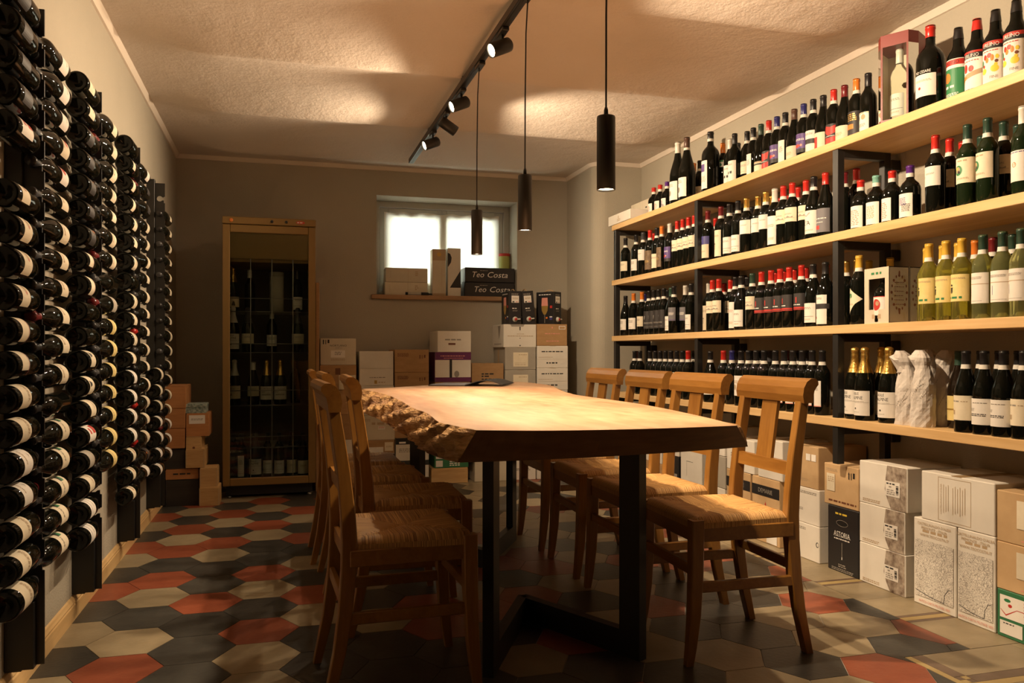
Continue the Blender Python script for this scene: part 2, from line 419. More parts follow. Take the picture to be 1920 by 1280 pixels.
# ------------------------------------------------------------------ mesh helpers
class MB:
    """collects faces (with a material each, and optional uv) and builds one mesh"""
    def __init__(self):
        self.v, self.f, self.m, self.uv, self.mats, self.smooth = [], [], [], [], [], []
    def mi(self, mat):
        if mat not in self.mats:
            self.mats.append(mat)
        return self.mats.index(mat)
    def face(self, pts, mat, uv=None, smooth=False):
        i0 = len(self.v)
        self.v += [tuple(p) for p in pts]
        self.f.append(tuple(range(i0, i0 + len(pts))))
        self.m.append(self.mi(mat)); self.uv.append(uv); self.smooth.append(smooth)
    def add(self, verts, faces, mat, smooth=False, uvs=None):
        i0 = len(self.v)
        self.v += [tuple(p) for p in verts]
        k = self.mi(mat)
        for q, f in enumerate(faces):
            self.f.append(tuple(i + i0 for i in f)); self.m.append(k)
            self.uv.append(uvs[q] if uvs else None); self.smooth.append(smooth)
    def box(self, x0, x1, y0, y1, z0, z1, mat, bev=0.0, xf=None):
        if bev > 0:
            V, F = chamfer_box(x1 - x0, y1 - y0, z1 - z0, bev)
            V = [(a + (x0 + x1) / 2, b + (y0 + y1) / 2, c + (z0 + z1) / 2) for a, b, c in V]
        else:
            V = [(x0, y0, z0), (x1, y0, z0), (x1, y1, z0), (x0, y1, z0), (x0, y0, z1), (x1, y0, z1), (x1, y1, z1), (x0, y1, z1)]
            F = [(0, 3, 2, 1), (4, 5, 6, 7), (0, 1, 5, 4), (1, 2, 6, 5), (2, 3, 7, 6), (3, 0, 4, 7)]
        if xf is not None:
            V = [tuple(xf @ Vector(p)) for p in V]
        self.add(V, F, mat)
        return self
    def lathe(self, prof, mat, seg=20, smooth=True, xf=None, cap=False):
        V, F = [], []
        n = len(prof)
        for (r, z) in prof:
            for k in range(seg):
                a = 2 * PI * k / seg
                V.append((r * math.cos(a), r * math.sin(a), z))
        for i in range(n - 1):
            for k in range(seg):
                k2 = (k + 1) % seg
                F.append((i * seg + k, i * seg + k2, (i + 1) * seg + k2, (i + 1) * seg + k))
        if xf is not None:
            V = [tuple(xf @ Vector(p)) for p in V]
        self.add(V, F, mat, smooth)
        if cap:
            i0 = len(self.v) - len(V)
            k = self.mi(mat)
            self.f.append(tuple(i0 + (n - 1) * seg + q for q in range(seg))); self.m.append(k); self.uv.append(None); self.smooth.append(False)
            self.f.append(tuple(i0 + q for q in reversed(range(seg)))); self.m.append(k); self.uv.append(None); self.smooth.append(False)
        return self
    def tube(self, pts, r, mat, seg=8, smooth=True):
        rings = []
        for i, p in enumerate(pts):
            p = Vector(p)
            d = (Vector(pts[min(i + 1, len(pts) - 1)]) - Vector(pts[max(i - 1, 0)])).normalized()
            a = d.cross(Vector((0, 0, 1)))
            if a.length < 1e-4:
                a = d.cross(Vector((1, 0, 0)))
            a.normalize(); b = d.cross(a)
            rr = r[i] if isinstance(r, (list, tuple)) else r
            rings.append([p + a * rr * math.cos(2 * PI * k / seg) + b * rr * math.sin(2 * PI * k / seg) for k in range(seg)])
        V = [q for ring in rings for q in ring]
        F = []
        for i in range(len(pts) - 1):
            for k in range(seg):
                k2 = (k + 1) % seg
                F.append((i * seg + k, i * seg + k2, (i + 1) * seg + k2, (i + 1) * seg + k))
        F.append(tuple(reversed(range(seg)))); F.append(tuple((len(pts) - 1) * seg + k for k in range(seg)))
        self.add(V, F, mat, smooth)
        return self
    def post(self, rows, mat, bev=0.15):
        """rows: (centre xyz, half x, half y), a rounded square section swept upward"""
        V, F = [], []
        sec = []
        for sx, sy in ((1, 1), (-1, 1), (-1, -1), (1, -1)):
            if sx * sy > 0:
                sec += [(sx, sy * (1 - bev)), (sx * (1 - bev), sy)]
            else:
                sec += [(sx * (1 - bev), sy), (sx, sy * (1 - bev))]
        n = len(sec)
        for (c, hx, hy) in rows:
            V += [(c[0] + a * hx, c[1] + b * hy, c[2]) for a, b in sec]
        for i in range(len(rows) - 1):
            for k in range(n):
                k2 = (k + 1) % n
                F.append((i * n + k, i * n + k2, (i + 1) * n + k2, (i + 1) * n + k))
        F.append(tuple(reversed(range(n)))); F.append(tuple((len(rows) - 1) * n + k for k in range(n)))
        self.add(V, F, mat)
        return self
    def extrude(self, poly, axis, a0, a1, mat, smooth=False):
        """polygon in the two other axes, extruded along axis"""
        def P(p, a):
            return {0: (a, p[0], p[1]), 1: (p[0], a, p[1]), 2: (p[0], p[1], a)}[axis]
        n = len(poly)
        V = [P(p, a0) for p in poly] + [P(p, a1) for p in poly]
        F = [(i, (i + 1) % n, n + (i + 1) % n, n + i) for i in range(n)]
        self.add(V, F, mat, smooth)
        self.add(V, [tuple(reversed(range(n))), tuple(range(n, 2 * n))], mat, False)
        return self
    def mesh(self, name):
        me = bpy.data.meshes.new(name)
        me.from_pydata(self.v, [], self.f)
        for mt in self.mats:
            me.materials.append(M[mt])
        me.polygons.foreach_set('material_index', self.m)
        me.polygons.foreach_set('use_smooth', self.smooth)
        if any(u is not None for u in self.uv):
            lay = me.uv_layers.new(name='UVMap')
            li = 0
            for f, u in zip(self.f, self.uv):
                for k in range(len(f)):
                    if u is not None:
                        lay.data[li].uv = u[k]
                    li += 1
        me.update()
        return me

_cb = {}
def chamfer_box(sx, sy, sz, b):
    b = min(b, sx * 0.45, sy * 0.45, sz * 0.45)
    hx, hy, hz = sx / 2, sy / 2, sz / 2
    V, idx = [], {}
    for cx in (-1, 1):
        for cy in (-1, 1):
            for cz in (-1, 1):
                for ax in range(3):
                    h = [hx - b, hy - b, hz - b]
                    h[ax] += b
                    idx[(cx, cy, cz, ax)] = len(V)
                    V.append((cx * h[0], cy * h[1], cz * h[2]))
    F = []
    S = (-1, 1)
    for s in S:
        q = [idx[(s, a, c, 0)] for a, c in ((-1, -1), (1, -1), (1, 1), (-1, 1))]
        F.append(tuple(q if s > 0 else q[::-1]))
        q = [idx[(a, s, c, 1)] for a, c in ((-1, -1), (1, -1), (1, 1), (-1, 1))]
        F.append(tuple(q[::-1] if s > 0 else q))
        q = [idx[(a, c, s, 2)] for a, c in ((-1, -1), (1, -1), (1, 1), (-1, 1))]
        F.append(tuple(q if s > 0 else q[::-1]))
    for a in S:
        for c in S:
            q = (idx[(a, c, -1, 0)], idx[(a, c, -1, 1)], idx[(a, c, 1, 1)], idx[(a, c, 1, 0)])
            F.append(q if a * c > 0 else q[::-1])
            q = (idx[(a, -1, c, 0)], idx[(a, -1, c, 2)], idx[(a, 1, c, 2)], idx[(a, 1, c, 0)])
            F.append(q[::-1] if a * c > 0 else q)
            q = (idx[(-1, a, c, 1)], idx[(-1, a, c, 2)], idx[(1, a, c, 2)], idx[(1, a, c, 1)])
            F.append(q if a * c > 0 else q[::-1])
            for e in S:
                t = (idx[(a, c, e, 0)], idx[(a, c, e, 1)], idx[(a, c, e, 2)])
                F.append(t if a * c * e > 0 else t[::-1])
    return V, F

# ------------------------------------------------------------------ object helpers
def obj(name, me, parent=None, loc=(0, 0, 0), rot=(0, 0, 0)):
    o = bpy.data.objects.new(name, me)
    C.objects.link(o)
    o.location = loc
    o.rotation_euler = rot
    if parent is not None:
        o.parent = parent
    return o
def tag(o, label, cat, group=None):
    o['label'] = label
    o['category'] = cat
    if group:
        o['group'] = group
    return o
def thing(name, label, cat, loc=(0, 0, 0), rotz=0.0, group=None, rot=None):
    o = bpy.data.objects.new(name, None)
    C.objects.link(o)
    o.empty_display_size = 0.05
    o.location = loc
    o.rotation_euler = rot if rot is not None else (0, 0, rotz)
    return tag(o, label, cat, group)
def struct(name, me, parent=None, label=None):
    o = obj(name, me, parent)
    if parent is None:
        o['kind'] = 'structure'
        if label:
            o['label'] = label
    return o

# flat lettering from the built-in font, as triangles of unit height
_tx = {}
def text_tris(s):
    if s not in _tx:
        cu = bpy.data.curves.new('lettering', 'FONT')
        cu.body = s
        cu.resolution_u = 2
        cu.align_x = 'CENTER'
        ob = bpy.data.objects.new('lettering', cu)
        C.objects.link(ob)
        dg = bpy.context.evaluated_depsgraph_get()
        me = bpy.data.meshes.new_from_object(ob.evaluated_get(dg))
        V = [(v.co.x, v.co.y) for v in me.vertices]
        F = [tuple(p.vertices) for p in me.polygons]
        bpy.data.meshes.remove(me)
        bpy.data.objects.remove(ob)
        bpy.data.curves.remove(cu)
        if V:
            x0, x1 = min(v[0] for v in V), max(v[0] for v in V)
            y0, y1 = min(v[1] for v in V), max(v[1] for v in V)
            h = y1 - y0
            V = [((v[0] - (x0 + x1) / 2) / h, (v[1] - (y0 + y1) / 2) / h) for v in V]
        _tx[s] = (V, F)
    return _tx[s]

def greek(rng, s0, s1, t, h, n=1, gap=1.8):
    """rows of small word-like strokes standing for lettering too fine to read"""
    out = []
    for i in range(n):
        tt = t - i * h * gap
        a = s0
        while a < s1 - h:
            w = min(h * rng.uniform(1.2, 4.0), s1 - a)
            out.append((a, tt, a + w, tt + h))
            a += w + h * 0.8
    return out

def clip_poly(poly, keep):
    """clip a polygon by half-planes (a, b, c): a*x + b*y <= c"""
    for a, b, c in keep:
        out = []
        for i, p in enumerate(poly):
            q = poly[(i + 1) % len(poly)]
            dp, dq = a * p[0] + b * p[1] - c, a * q[0] + b * q[1] - c
            if dp <= 1e-9:
                out.append(p)
            if (dp < -1e-9 and dq > 1e-9) or (dp > 1e-9 and dq < -1e-9):
                k = dp / (dp - dq)
                out.append((p[0] + (q[0] - p[0]) * k, p[1] + (q[1] - p[1]) * k))
        poly = out
        if len(poly) < 3:
            return []
    return poly

def decal(mb, elems, put, eps=0.0004, strip=None):
    """elems in flat (s, t) metres; put(s, t, lift) gives the 3D point; strip cuts shapes so that they follow a curved face"""
    def fill(poly, mat, lift):
        s0, s1 = min(p[0] for p in poly), max(p[0] for p in poly)
        n = 1 if strip is None else max(1, int(math.ceil((s1 - s0) / strip)))
        for i in range(n):
            q = poly if n == 1 else clip_poly(poly, [(-1, 0, -(s0 + (s1 - s0) * i / n)), (1, 0, s0 + (s1 - s0) * (i + 1) / n)])
            if len(q) > 2:
                mb.face([put(a, b, lift) for a, b in q], mat)
    lay = 0
    for e in elems:
        lay += 1
        lift = eps * (1 + 0.12 * lay)
        k, mat = e[0], e[1]
        if k == 'rect':
            _, _, s0, t0, s1, t1 = e
            fill([(s0, t0), (s1, t0), (s1, t1), (s0, t1)], mat, lift)
        elif k == 'disc':
            _, _, s, t, rs, rt = e
            fill([(s + rs * math.cos(2 * PI * i / 20), t + rt * math.sin(2 * PI * i / 20)) for i in range(20)], mat, lift)
        elif k == 'poly':
            fill(e[2], mat, lift)
        elif k == 'text':
            _, _, st, s, t, h = e[:6]
            sh = e[6] if len(e) > 6 else 1.0
            V, F = text_tris(st)
            mb.add([put(s + x * h * sh, t + y * h, lift) for x, y in V], F, mat)
        elif k == 'itext':
            _, _, st, s, t, h, sh = e
            V, F = text_tris(st)
            mb.add([put(s + (x * sh + 0.28 * y) * h, t + y * h, lift) for x, y in V], F, mat)
        elif k == 'vtext':
            _, _, st, s, t, h = e[:6]
            V, F = text_tris(st)
            mb.add([put(s - y * h, t + x * h, lift) for x, y in V], F, mat)
        elif k == 'greek':
            _, _, seed, s0, s1, t, h, n = e
            for (a, t0, b, t1) in greek(random.Random(seed), s0, s1, t, h, n):
                fill([(a, t0), (b, t0), (b, t1), (a, t1)], mat, lift)

# ------------------------------------------------------------------ room shell
XL, XR, YB, YF = -0.757, 2.725, 6.50, -3.6
PX, PY = 2.335, 5.86            # corner pilaster: left face, front face
ZC = 2.452                      # height of the plaster trim
WX0, WX1, WZ0, WZ1, WY1 = 0.727, 1.892, 1.452, 2.250, 6.86   # window recess

floor = struct('floor', MB().box(XL - 0.2, XR + 0.2, YF, YB + 0.2, -0.10, -0.003, 'grout').mesh('floor'), label='floor of hexagonal cement tiles in red, black and beige')
HS, HP, HCX, HCY = 0.1415, 0.2640, -0.290, 3.450
COL = {}
for k, s in {
    'R': '-1,-3 0,0 -2,1 -1,1 -1,3 -2,4 0,4 -1,5 -2,7 0,7 -1,8 1,8 2,7 1,5 1,1 1,-2 2,4 2,0 11,-3 12,-1 12,-4 10,-5 8,-2 9,0 6,-3 5,2 4,-1 7,1',
    'D': '-2,-2 -1,-1 0,-1 0,-2 0,-3 -2,0 0,1 -2,2 -1,2 0,2 -2,5 0,5 -1,6 -2,8 0,8 2,8 1,6 1,3 1,2 1,-1 2,5 2,3 2,1 2,-2 2,-3 12,-3 10,-2 11,-5 9,-5 9,-4 11,-1 8,-3 9,-3',
    'B': '-1,-2 -2,-1 -1,0 -2,3 0,3 -1,4 -2,6 0,6 -1,7 1,7 1,4 1,0 1,-3 1,-4 2,6 2,2 2,-1 11,-4 11,-2 10,-4 10,-3 7,-4 8,-4'}.items():
    for w in s.split():
        COL[tuple(int(a) for a in w.split(','))] = k
rng = random.Random(5)
TM = {'R': 'tile_red', 'D': 'tile_dark', 'B': 'tile_beige'}
GR = 0.0016
hexp = [(HS * math.cos(a * PI / 3) * (1 - GR / HS), HP / math.sqrt(3) * math.sin(a * PI / 3) * (1 - GR / HS)) for a in range(6)]
hexmesh = {k: MB().extrude(hexp, 2, -0.010, 0.0, TM[k]).mesh('tile') for k in 'RDB'}
rest = MB()
for i in range(-4, 16):
    prev = None
    for j in range(-32, 16):
        x = HCX + i * 1.5 * HS
        y = HCY + (j + (i % 2) * 0.5) * HP
        if y < YF - 0.1 or y > YB + 0.1:
            continue
        k = COL.get((i, j))
        if k is None:
            k = rng.choice([c for c in 'RDB' if c != prev] + ['B', 'D'])
        prev = k
        pw = [(x + a, y + b) for a, b in hexp]
        room = [(-1, 0, -(XL + 0.012)), (0, 1, YB), (1, 0, 2.2335)]
        if y + HP / 2 > 2.207 > y - HP / 2 and x + HS > 1.964:
            cuts = [room + [(0, -1, -2.207)], room + [(0, 1, 2.207), (1, 0, 1.9635)]]
        elif y < 2.207:
            cuts = [room + [(1, 0, 1.9635)]]
        else:
            cuts = [room]
        for keep in cuts:
            pc = clip_poly(pw, keep)
            if len(pc) < 3:
                continue
            if y < 1.80:
                rest.extrude(pc, 2, -0.010, 0.0, TM[k])
            elif pc == pw:
                obj('tile', hexmesh[k], floor, (x, y, 0))
            else:
                obj('tile', MB().extrude([(a - x, b - y) for a, b in pc], 2, -0.010, 0.0, TM[k]).mesh('tile'), floor, (x, y, 0))
o = obj('tile_field', rest.mesh('tile_field'), floor)
o['kind'] = 'stuff'
# border of rectangular tiles under the shelving, with striped bands
def slab(name, x0, x1, y0, y1, mat):
    obj(name, MB().box(x0 - (x0 + x1) / 2 + GR / 2, x1 - (x0 + x1) / 2 - GR / 2, y0 - (y0 + y1) / 2 + GR / 2, y1 - (y0 + y1) / 2 - GR / 2, -0.010, 0.0, mat).mesh(name), floor, ((x0 + x1) / 2, (y0 + y1) / 2, 0))
y = 2.207
nb = 0
while y < YB - 0.05:
    y1 = min(2.482 + nb * 0.487, YB)
    n = 1 if nb == 0 else 2
    for q in range(n):
        for x0, x1 in ((2.2355, 2.48), (2.48, XR)):
            slab('border_tile', x0, x1, y + (y1 - y) * q / n, y + (y1 - y) * (q + 1) / n, 'tile_beige')
    y = y1
    if y < YB - 0.2:
        for d, mt in ((0.020, 'tile_brown'), (0.034, 'tile_ochre'), (0.020, 'tile_brown')):
            slab('border_strip', 2.2355, XR, y, y + d, mt)
            y += d
    nb += 1
slab('border_strip', 1.965, 1.990, 1.60, 2.205, 'tile_ochre')
slab('border_strip', 1.990, 2.035, 2.028, 2.205, 'tile_brown')
slab('border_tile', 2.035, 2.40, 2.028, 2.205, 'tile_beige')
slab('border_tile', 2.40, XR, 2.028, 2.205, 'tile_beige')
for q in range(2):
    for w in range(2):
        slab('border_chip', 1.990 + 0.0225 * q, 2.0125 + 0.0225 * q, 1.980 + 0.024 * w, 2.004 + 0.024 * w, 'tile_brown' if (q + w) % 2 else 'tile_ochre')
slab('border_strip', 2.035, XR, 1.980, 2.028, 'tile_brown')
slab('border_strip', 1.990, XR, 1.945, 1.980, 'tile_ochre')
slab('border_tile', 1.990, XR, 1.60, 1.945, 'tile_beige')

struct('wall_left', MB().box(XL - 0.2, XL, YF, YB + 0.4, -0.1, 2.75, 'wall').mesh('wall_left'), label='beige plastered left wall')
struct('wall_right', MB().box(XR, XR + 0.2, YF, YB + 0.4, -0.1, 2.75, 'wall').mesh('wall_right'), label='beige plastered right wall behind the shelves')
wb = MB()
for x0, x1, z0, z1 in ((XL, WX0, -0.1, 2.75), (WX1, XR, -0.1, 2.75), (WX0, WX1, -0.1, WZ0), (WX0, WX1, WZ1, 2.75)):
    wb.box(x0, x1, YB, WY1, z0, z1, 'wall')
struct('wall_back', wb.mesh('wall_back'), label='beige plastered back wall with a deep window recess')
struct('wall_front', MB().box(XL - 0.2, XR + 0.2, YF - 0.2, YF, -0.1, 2.75, 'wall').mesh('wall_front'), label='plastered wall behind the viewer')
# rounded corner pilaster between the back wall and the shelves
pp = [(PX, YB + 0.05)]
for k in range(9):
    a = PI + k / 8 * PI / 2
    pp.append((PX + 0.10 + 0.10 * math.cos(a), PY + 0.10 + 0.10 * math.sin(a)))
pp += [(XR + 0.02, PY), (XR + 0.02, YB + 0.05)]
struct('wall_corner', MB().extrude(pp, 2, -0.05, 2.70, 'wall', smooth=False).mesh('wall_corner'), label='rounded plaster pilaster in the far right corner')

# ceiling of shallow vaults, ridges across the room
RIDGES = [-3.9, -2.8, -1.8, -0.82, 0.16, 1.14, 2.12, 3.10, 4.09, 5.08, 6.06, 7.04]
def ceil_z(x, y):
    for a, b in zip(RIDGES, RIDGES[1:]):
        if a <= y < b:
            t = (y - a) / (b - a) * 2 - 1
            e = min(1.0, max(0.0, min(x - XL, XR - x, (YB - y) * 1.6, max(PX - x, PY - y)) / 0.45))
            e = e * e * (3 - 2 * e)
            return 2.476 + (0.050 * (1 - abs(t) ** 2.4) - 0.064) * e
    return 2.47
cm = MB()
nx, ny = 44, 290
V = []
for j in range(ny + 1):
    for i in range(nx + 1):
        x = XL - 0.05 + (XR - XL + 0.10) * i / nx
        y = YF - 0.05 + (YB - YF + 0.10) * j / ny
        V.append((x, y, ceil_z(x, y)))
F = []
for j in range(ny):
    for i in range(nx):
        a = j * (nx + 1) + i
        F.append((a, a + nx + 1, a + nx + 2, a + 1))
cm.add(V, F, 'ceiling', True)
# upper skin so that the ceiling has thickness
cm.box(XL - 0.2, XR + 0.2, YF - 0.2, WY1, 2.60, 2.75, 'ceiling')
struct('ceiling', cm.mesh('ceiling'), label='rough cream plaster ceiling of shallow vaults')

# plaster trim where walls meet the ceiling
def trim_poly(s):
    return [(0, ZC - 0.006), (s * 0.010, ZC - 0.004), (s * 0.030, ZC + 0.030), (s * 0.045, ZC + 0.075), (0, ZC + 0.075)]
struct('trim_1', MB().extrude([(XL + a, z) for a, z in trim_poly(1)], 1, YF, YB, 'trim').mesh('trim_1'), label='cream plaster trim along the left wall')
struct('trim_2', MB().extrude([(XR + a, z) for a, z in trim_poly(-1)][::-1], 1, YF, PY, 'trim').mesh('trim_2'), label='cream plaster trim along the right wall')
struct('trim_3', MB().extrude([(YB - a, z) for a, z in trim_poly(1)], 0, XL, PX, 'trim').mesh('trim_3'), label='cream plaster trim along the back wall')
t4 = MB()
path = [(PX, YB)] + pp[1:10] + [(XR, PY)]
prf = [(0.0, -0.006), (0.010, -0.004), (0.030, 0.030), (0.045, 0.075)]
nrm = []
for i in range(len(path)):
    p, q = Vector(path[max(i - 1, 0)]), Vector(path[min(i + 1, len(path) - 1)])
    d = (q - p).normalized()
    nrm.append(Vector((d.y, -d.x)))
for i in range(len(path) - 1):
    a, b, na, nb_ = path[i], path[i + 1], nrm[i], nrm[i + 1]
    for (o0, z0), (o1, z1) in zip(prf, prf[1:]):
        t4.face([(a[0] + na.x * o0, a[1] + na.y * o0, ZC + z0), (b[0] + nb_.x * o0, b[1] + nb_.y * o0, ZC + z0), (b[0] + nb_.x * o1, b[1] + nb_.y * o1, ZC + z1), (a[0] + na.x * o1, a[1] + na.y * o1, ZC + z1)], 'trim')
struct('trim_4', t4.mesh('trim_4'), label='cream plaster trim around the corner pilaster')

# wooden skirting
sk = [(XL, 0.0), (XL + 0.014, 0.0), (XL + 0.014, 0.055), (XL + 0.011, 0.060), (XL + 0.013, 0.066), (XL + 0.009, 0.074), (XL + 0.006, 0.082), (XL, 0.085)]
struct('baseboard_left', MB().extrude(sk, 1, YF, YB, 'skirting').mesh('baseboard_left'), label='pale pine skirting board along the left wall')

# window
win = thing('window_1', 'small deep-set window with grey frame and bright curtain', 'window', ((WX0 + WX1) / 2, 6.76, WZ0))
win['kind'] = 'structure'
w2, h2 = (WX1 - WX0) / 2, WZ1 - WZ0
fr = MB()
for x0, x1, z0, z1 in ((-w2, -w2 + 0.05, 0, h2), (w2 - 0.05, w2, 0, h2), (-w2 + 0.05, w2 - 0.05, h2 - 0.05, h2), (-w2 + 0.05, w2 - 0.05, 0, 0.05)):
    fr.box(x0, x1, -0.02, 0.06, z0, z1, 'window_frame', 0.003)
obj('window_frame', fr.mesh('window_frame'), win)
for s in (-1, 1):
    sa = MB()
    a0, a1 = (-w2 + 0.052, -0.001) if s < 0 else (0.001, w2 - 0.052)
    la, lb = (0.075, 0.036) if s < 0 else (0.036, 0.075)
    for x0, x1, z0, z1 in ((a0, a0 + la, 0.052, h2 - 0.052), (a1 - lb, a1, 0.052, h2 - 0.052), (a0 + la, a1 - lb, h2 - 0.127, h2 - 0.052), (a0 + la, a1 - lb, 0.052, 0.13)):
        sa.box(x0, x1, -0.005, 0.045, z0, z1, 'window_frame', 0.004)
    so = obj('sash', sa.mesh('sash'), win)
    obj('pane', MB().box(a0 + la - 0.002, a1 - lb + 0.002, 0.016, 0.020, 0.128, h2 - 0.125, 'pane').mesh('pane'), so)
cu = MB()
cx0, cx1, cz0, cz1 = -w2 + 0.088, w2 - 0.10, 0.03, h2 - 0.085
nx, nz = 60, 16
V, F = [], []
for j in range(nz + 1):
    for i in range(nx + 1):
        s = i / nx
        t = j / nz
        V.append((cx0 + (cx1 - cx0) * s, -0.030 - 0.009 * math.sin(s * 46) * (0.5 + 0.5 * t) - 0.006 * math.sin(s * 19 + 1.0), cz0 + (cz1 - cz0) * t - (0.012 * (0.5 + 0.5 * math.sin(s * 30)) if j == nz else 0)))
for j in range(nz):
    for i in range(nx):
        a = j * (nx + 1) + i
        F.append((a, a + 1, a + nx + 2, a + nx + 1))
cu.add(V, F, 'curtain', True)
co = obj('curtain', cu.mesh('curtain'), win)
co['label'] = 'white translucent cloth stretched across the panes'
sill = struct('window_sill', MB().box(0.683, 1.945, YB - 0.035, 6.74, WZ0 - 0.03, WZ0 + 0.006, 'stone_sill', 0.004).mesh('window_sill'), label='brown wooden window sill')
sill['kind'] = 'structure'

# ------------------------------------------------------------------ lighting track, spots and pendants
track = MB().box(-0.018, 0.018, 0.4, 5.86, -0.017, 0.017, 'black_metal', 0.002)
track.box(-0.008, 0.008, 0.42, 5.84, -0.0185, -0.016, 'matt_black')
tr = thing('lighting_track', 'long black lighting track fixed lengthwise to the plaster ceiling', 'light track', (TRACK_X, 0.0, TRACK_Z))
obj('rail', track.mesh('rail'), tr)
for yy in (1.14, 2.12, 3.10, 4.09, 5.08):
    obj('mounting_clip', MB().box(-0.012, 0.012, -0.02, 0.02, 0.017, max(0.03, ceil_z(TRACK_X, yy) - TRACK_Z + 0.004), 'black_metal').mesh('mounting_clip'), tr, (0, yy, 0))

def lathe_mesh(name, prof, mat, seg=24, cap=False):
    return MB().lathe(prof, mat, seg, True, None, cap).mesh(name)
spot_shell = lathe_mesh('shade', [(0.0, 0.052), (0.024, 0.052), (0.030, 0.046), (0.031, 0.030), (0.031, -0.054), (0.028, -0.056), (0.0265, -0.048), (0.0265, -0.030), (0.0, -0.028)], 'black_metal')
spot_bulb = lathe_mesh('bulb', [(0.0, -0.0452), (0.016, -0.0455), (0.0255, -0.046), (0.0255, -0.040), (0.0, -0.036)], 'lamp_glow')
spot_box = MB().box(-0.015, 0.015, -0.055, 0.055, -0.036, -0.0185, 'black_metal', 0.003).mesh('adapter')
spot_arm = MB().tube([(0, 0, -0.034), (0, 0, -0.055), (0.0, 0, -0.075)], 0.006, 'black_metal').mesh('arm')
names = {3.33: 'black track spotlight glaring toward the viewer, nearest of the four in view', 4.15: 'black track spotlight turned left, second from the near one',
         4.56: 'black track spotlight turned right toward the shelves', 4.98: 'black track spotlight turned left, farthest along the track',
         2.66: 'black track spotlight just above the picture, turned to the shelves'}
def head(yy, aim, watts, cone, rim):
    s = thing('track_spotlight', names[yy], 'spotlight', (TRACK_X, yy, TRACK_Z), group='spotlights on the ceiling track')
    obj('adapter', spot_box, s)
    obj('arm', spot_arm, s)
    c = Vector((0, 0, -0.085))
    d = (Vector(aim) - Vector((TRACK_X, yy, TRACK_Z)) - c).normalized()
    q = d.to_track_quat('-Z', 'Y').to_euler()
    h = obj('shade', spot_shell, s, c + d * 0.012, q)
    obj('bulb', spot_bulb, h)
    L = bpy.data.lights.new('beam', 'SPOT')
    L.energy = watts
    L.color = WARM
    L.spot_size = math.radians(cone)
    L.spot_blend = rim
    L.shadow_soft_size = 0.022
    obj('beam', L, s, c + d * 0.072, q)
for yy, aim, wt, cone, rim in SPOTS:
    head(yy, aim, wt, cone, rim)

pend_shell = lathe_mesh('shade', [(0.0, 0.212), (0.010, 0.212), (0.0255, 0.2095), (0.0265, 0.205), (0.0265, 0.0), (0.0250, -0.0005), (0.0245, 0.004), (0.0245, 0.030), (0.0, 0.032)], 'black_metal', 28)
pend_bulb = lathe_mesh('bulb', [(0.0, 0.006), (0.016, 0.0058), (0.0240, 0.0052), (0.0240, 0.016), (0.0, 0.020)], 'lamp_glow', 28)
pend_grip = lathe_mesh('cord_grip', [(0.0, 0.236), (0.0035, 0.236), (0.006, 0.228), (0.0065, 0.212), (0.0, 0.210)], 'black_metal', 12)
plab = ['black tube pendant lamp hanging nearest, beside the shelves', 'black tube pendant lamp hanging in the middle of the row', 'black tube pendant lamp hanging farthest, in front of the window']
for yy, lb in zip(PENDANTS, plab):
    zb = 1.462
    p = thing('pendant_lamp', lb, 'pendant lamp', (TRACK_X - 0.015, yy, zb), group='tube pendants over the table')
    obj('shade', pend_shell, p)
    obj('bulb', pend_bulb, p)
    obj('cord_grip', pend_grip, p)
    top = TRACK_Z - zb - 0.03
    obj('cord', MB().tube([(0, 0, 0.23), (0.001, 0.001, 0.5), (0.004, 0, 0.75), (0.012, 0, top)], 0.0028, 'matt_black', 6).mesh('cord'), p)
    obj('adapter', MB().box(0.0, 0.030, -0.05, 0.05, top - 0.008, top + 0.012, 'black_metal', 0.003).mesh('adapter'), p)
    L = bpy.data.lights.new('beam', 'SPOT')
    L.energy = 76.0
    L.color = WARM
    L.spot_size = math.radians(136)
    L.spot_blend = 1.0
    L.shadow_soft_size = 0.020
    obj('beam', L, p, (0, 0, -0.003))

# ------------------------------------------------------------------ shelving on the right
SHX0, SHX1 = 2.38, 2.715
SHELF_Z = [1.945, 1.535, 1.120, 0.706]
unit = thing('shelving_unit', 'long pine shelving on black steel frames along the right wall', 'shelf', (0, 0, 0))
for k, z in enumerate(SHELF_Z):
    cy, cz = 3.35, z - 0.019
    mb = MB().box(SHX0 - 2.55, SHX1 - 2.55, 1.05 - cy, 5.64 - cy, -0.019, 0.019, 'pine', 0.002)
    obj('shelf_board', mb.mesh('shelf_board'), unit, (2.55, cy, cz))
for y in (5.60, 4.37, 3.10, 1.86):
    for zi, z1 in enumerate(SHELF_Z):
        z0 = SHELF_Z[zi + 1] if zi + 1 < len(SHELF_Z) else 0.50
        zt = z1 - 0.038
        for nm, x in (('front_post', 2.405), ('rear_post', 2.655)):
            obj(nm, MB().box(-0.018, 0.018, -0.018, 0.018, 0, zt - z0, 'black_metal', 0.002).mesh(nm), unit, (x, y, z0))
        obj('cross_bar', MB().box(-0.11, 0.11, -0.018, 0.018, -0.036, 0, 'black_metal', 0.002).mesh('cross_bar'), unit, (2.53, y, zt))
        obj('wall_bracket', MB().box(-0.02, 0.032, -0.022, 0.022, -0.08, -0.03, 'black_metal', 0.004).mesh('wall_bracket'), unit, (2.692, y, zt))

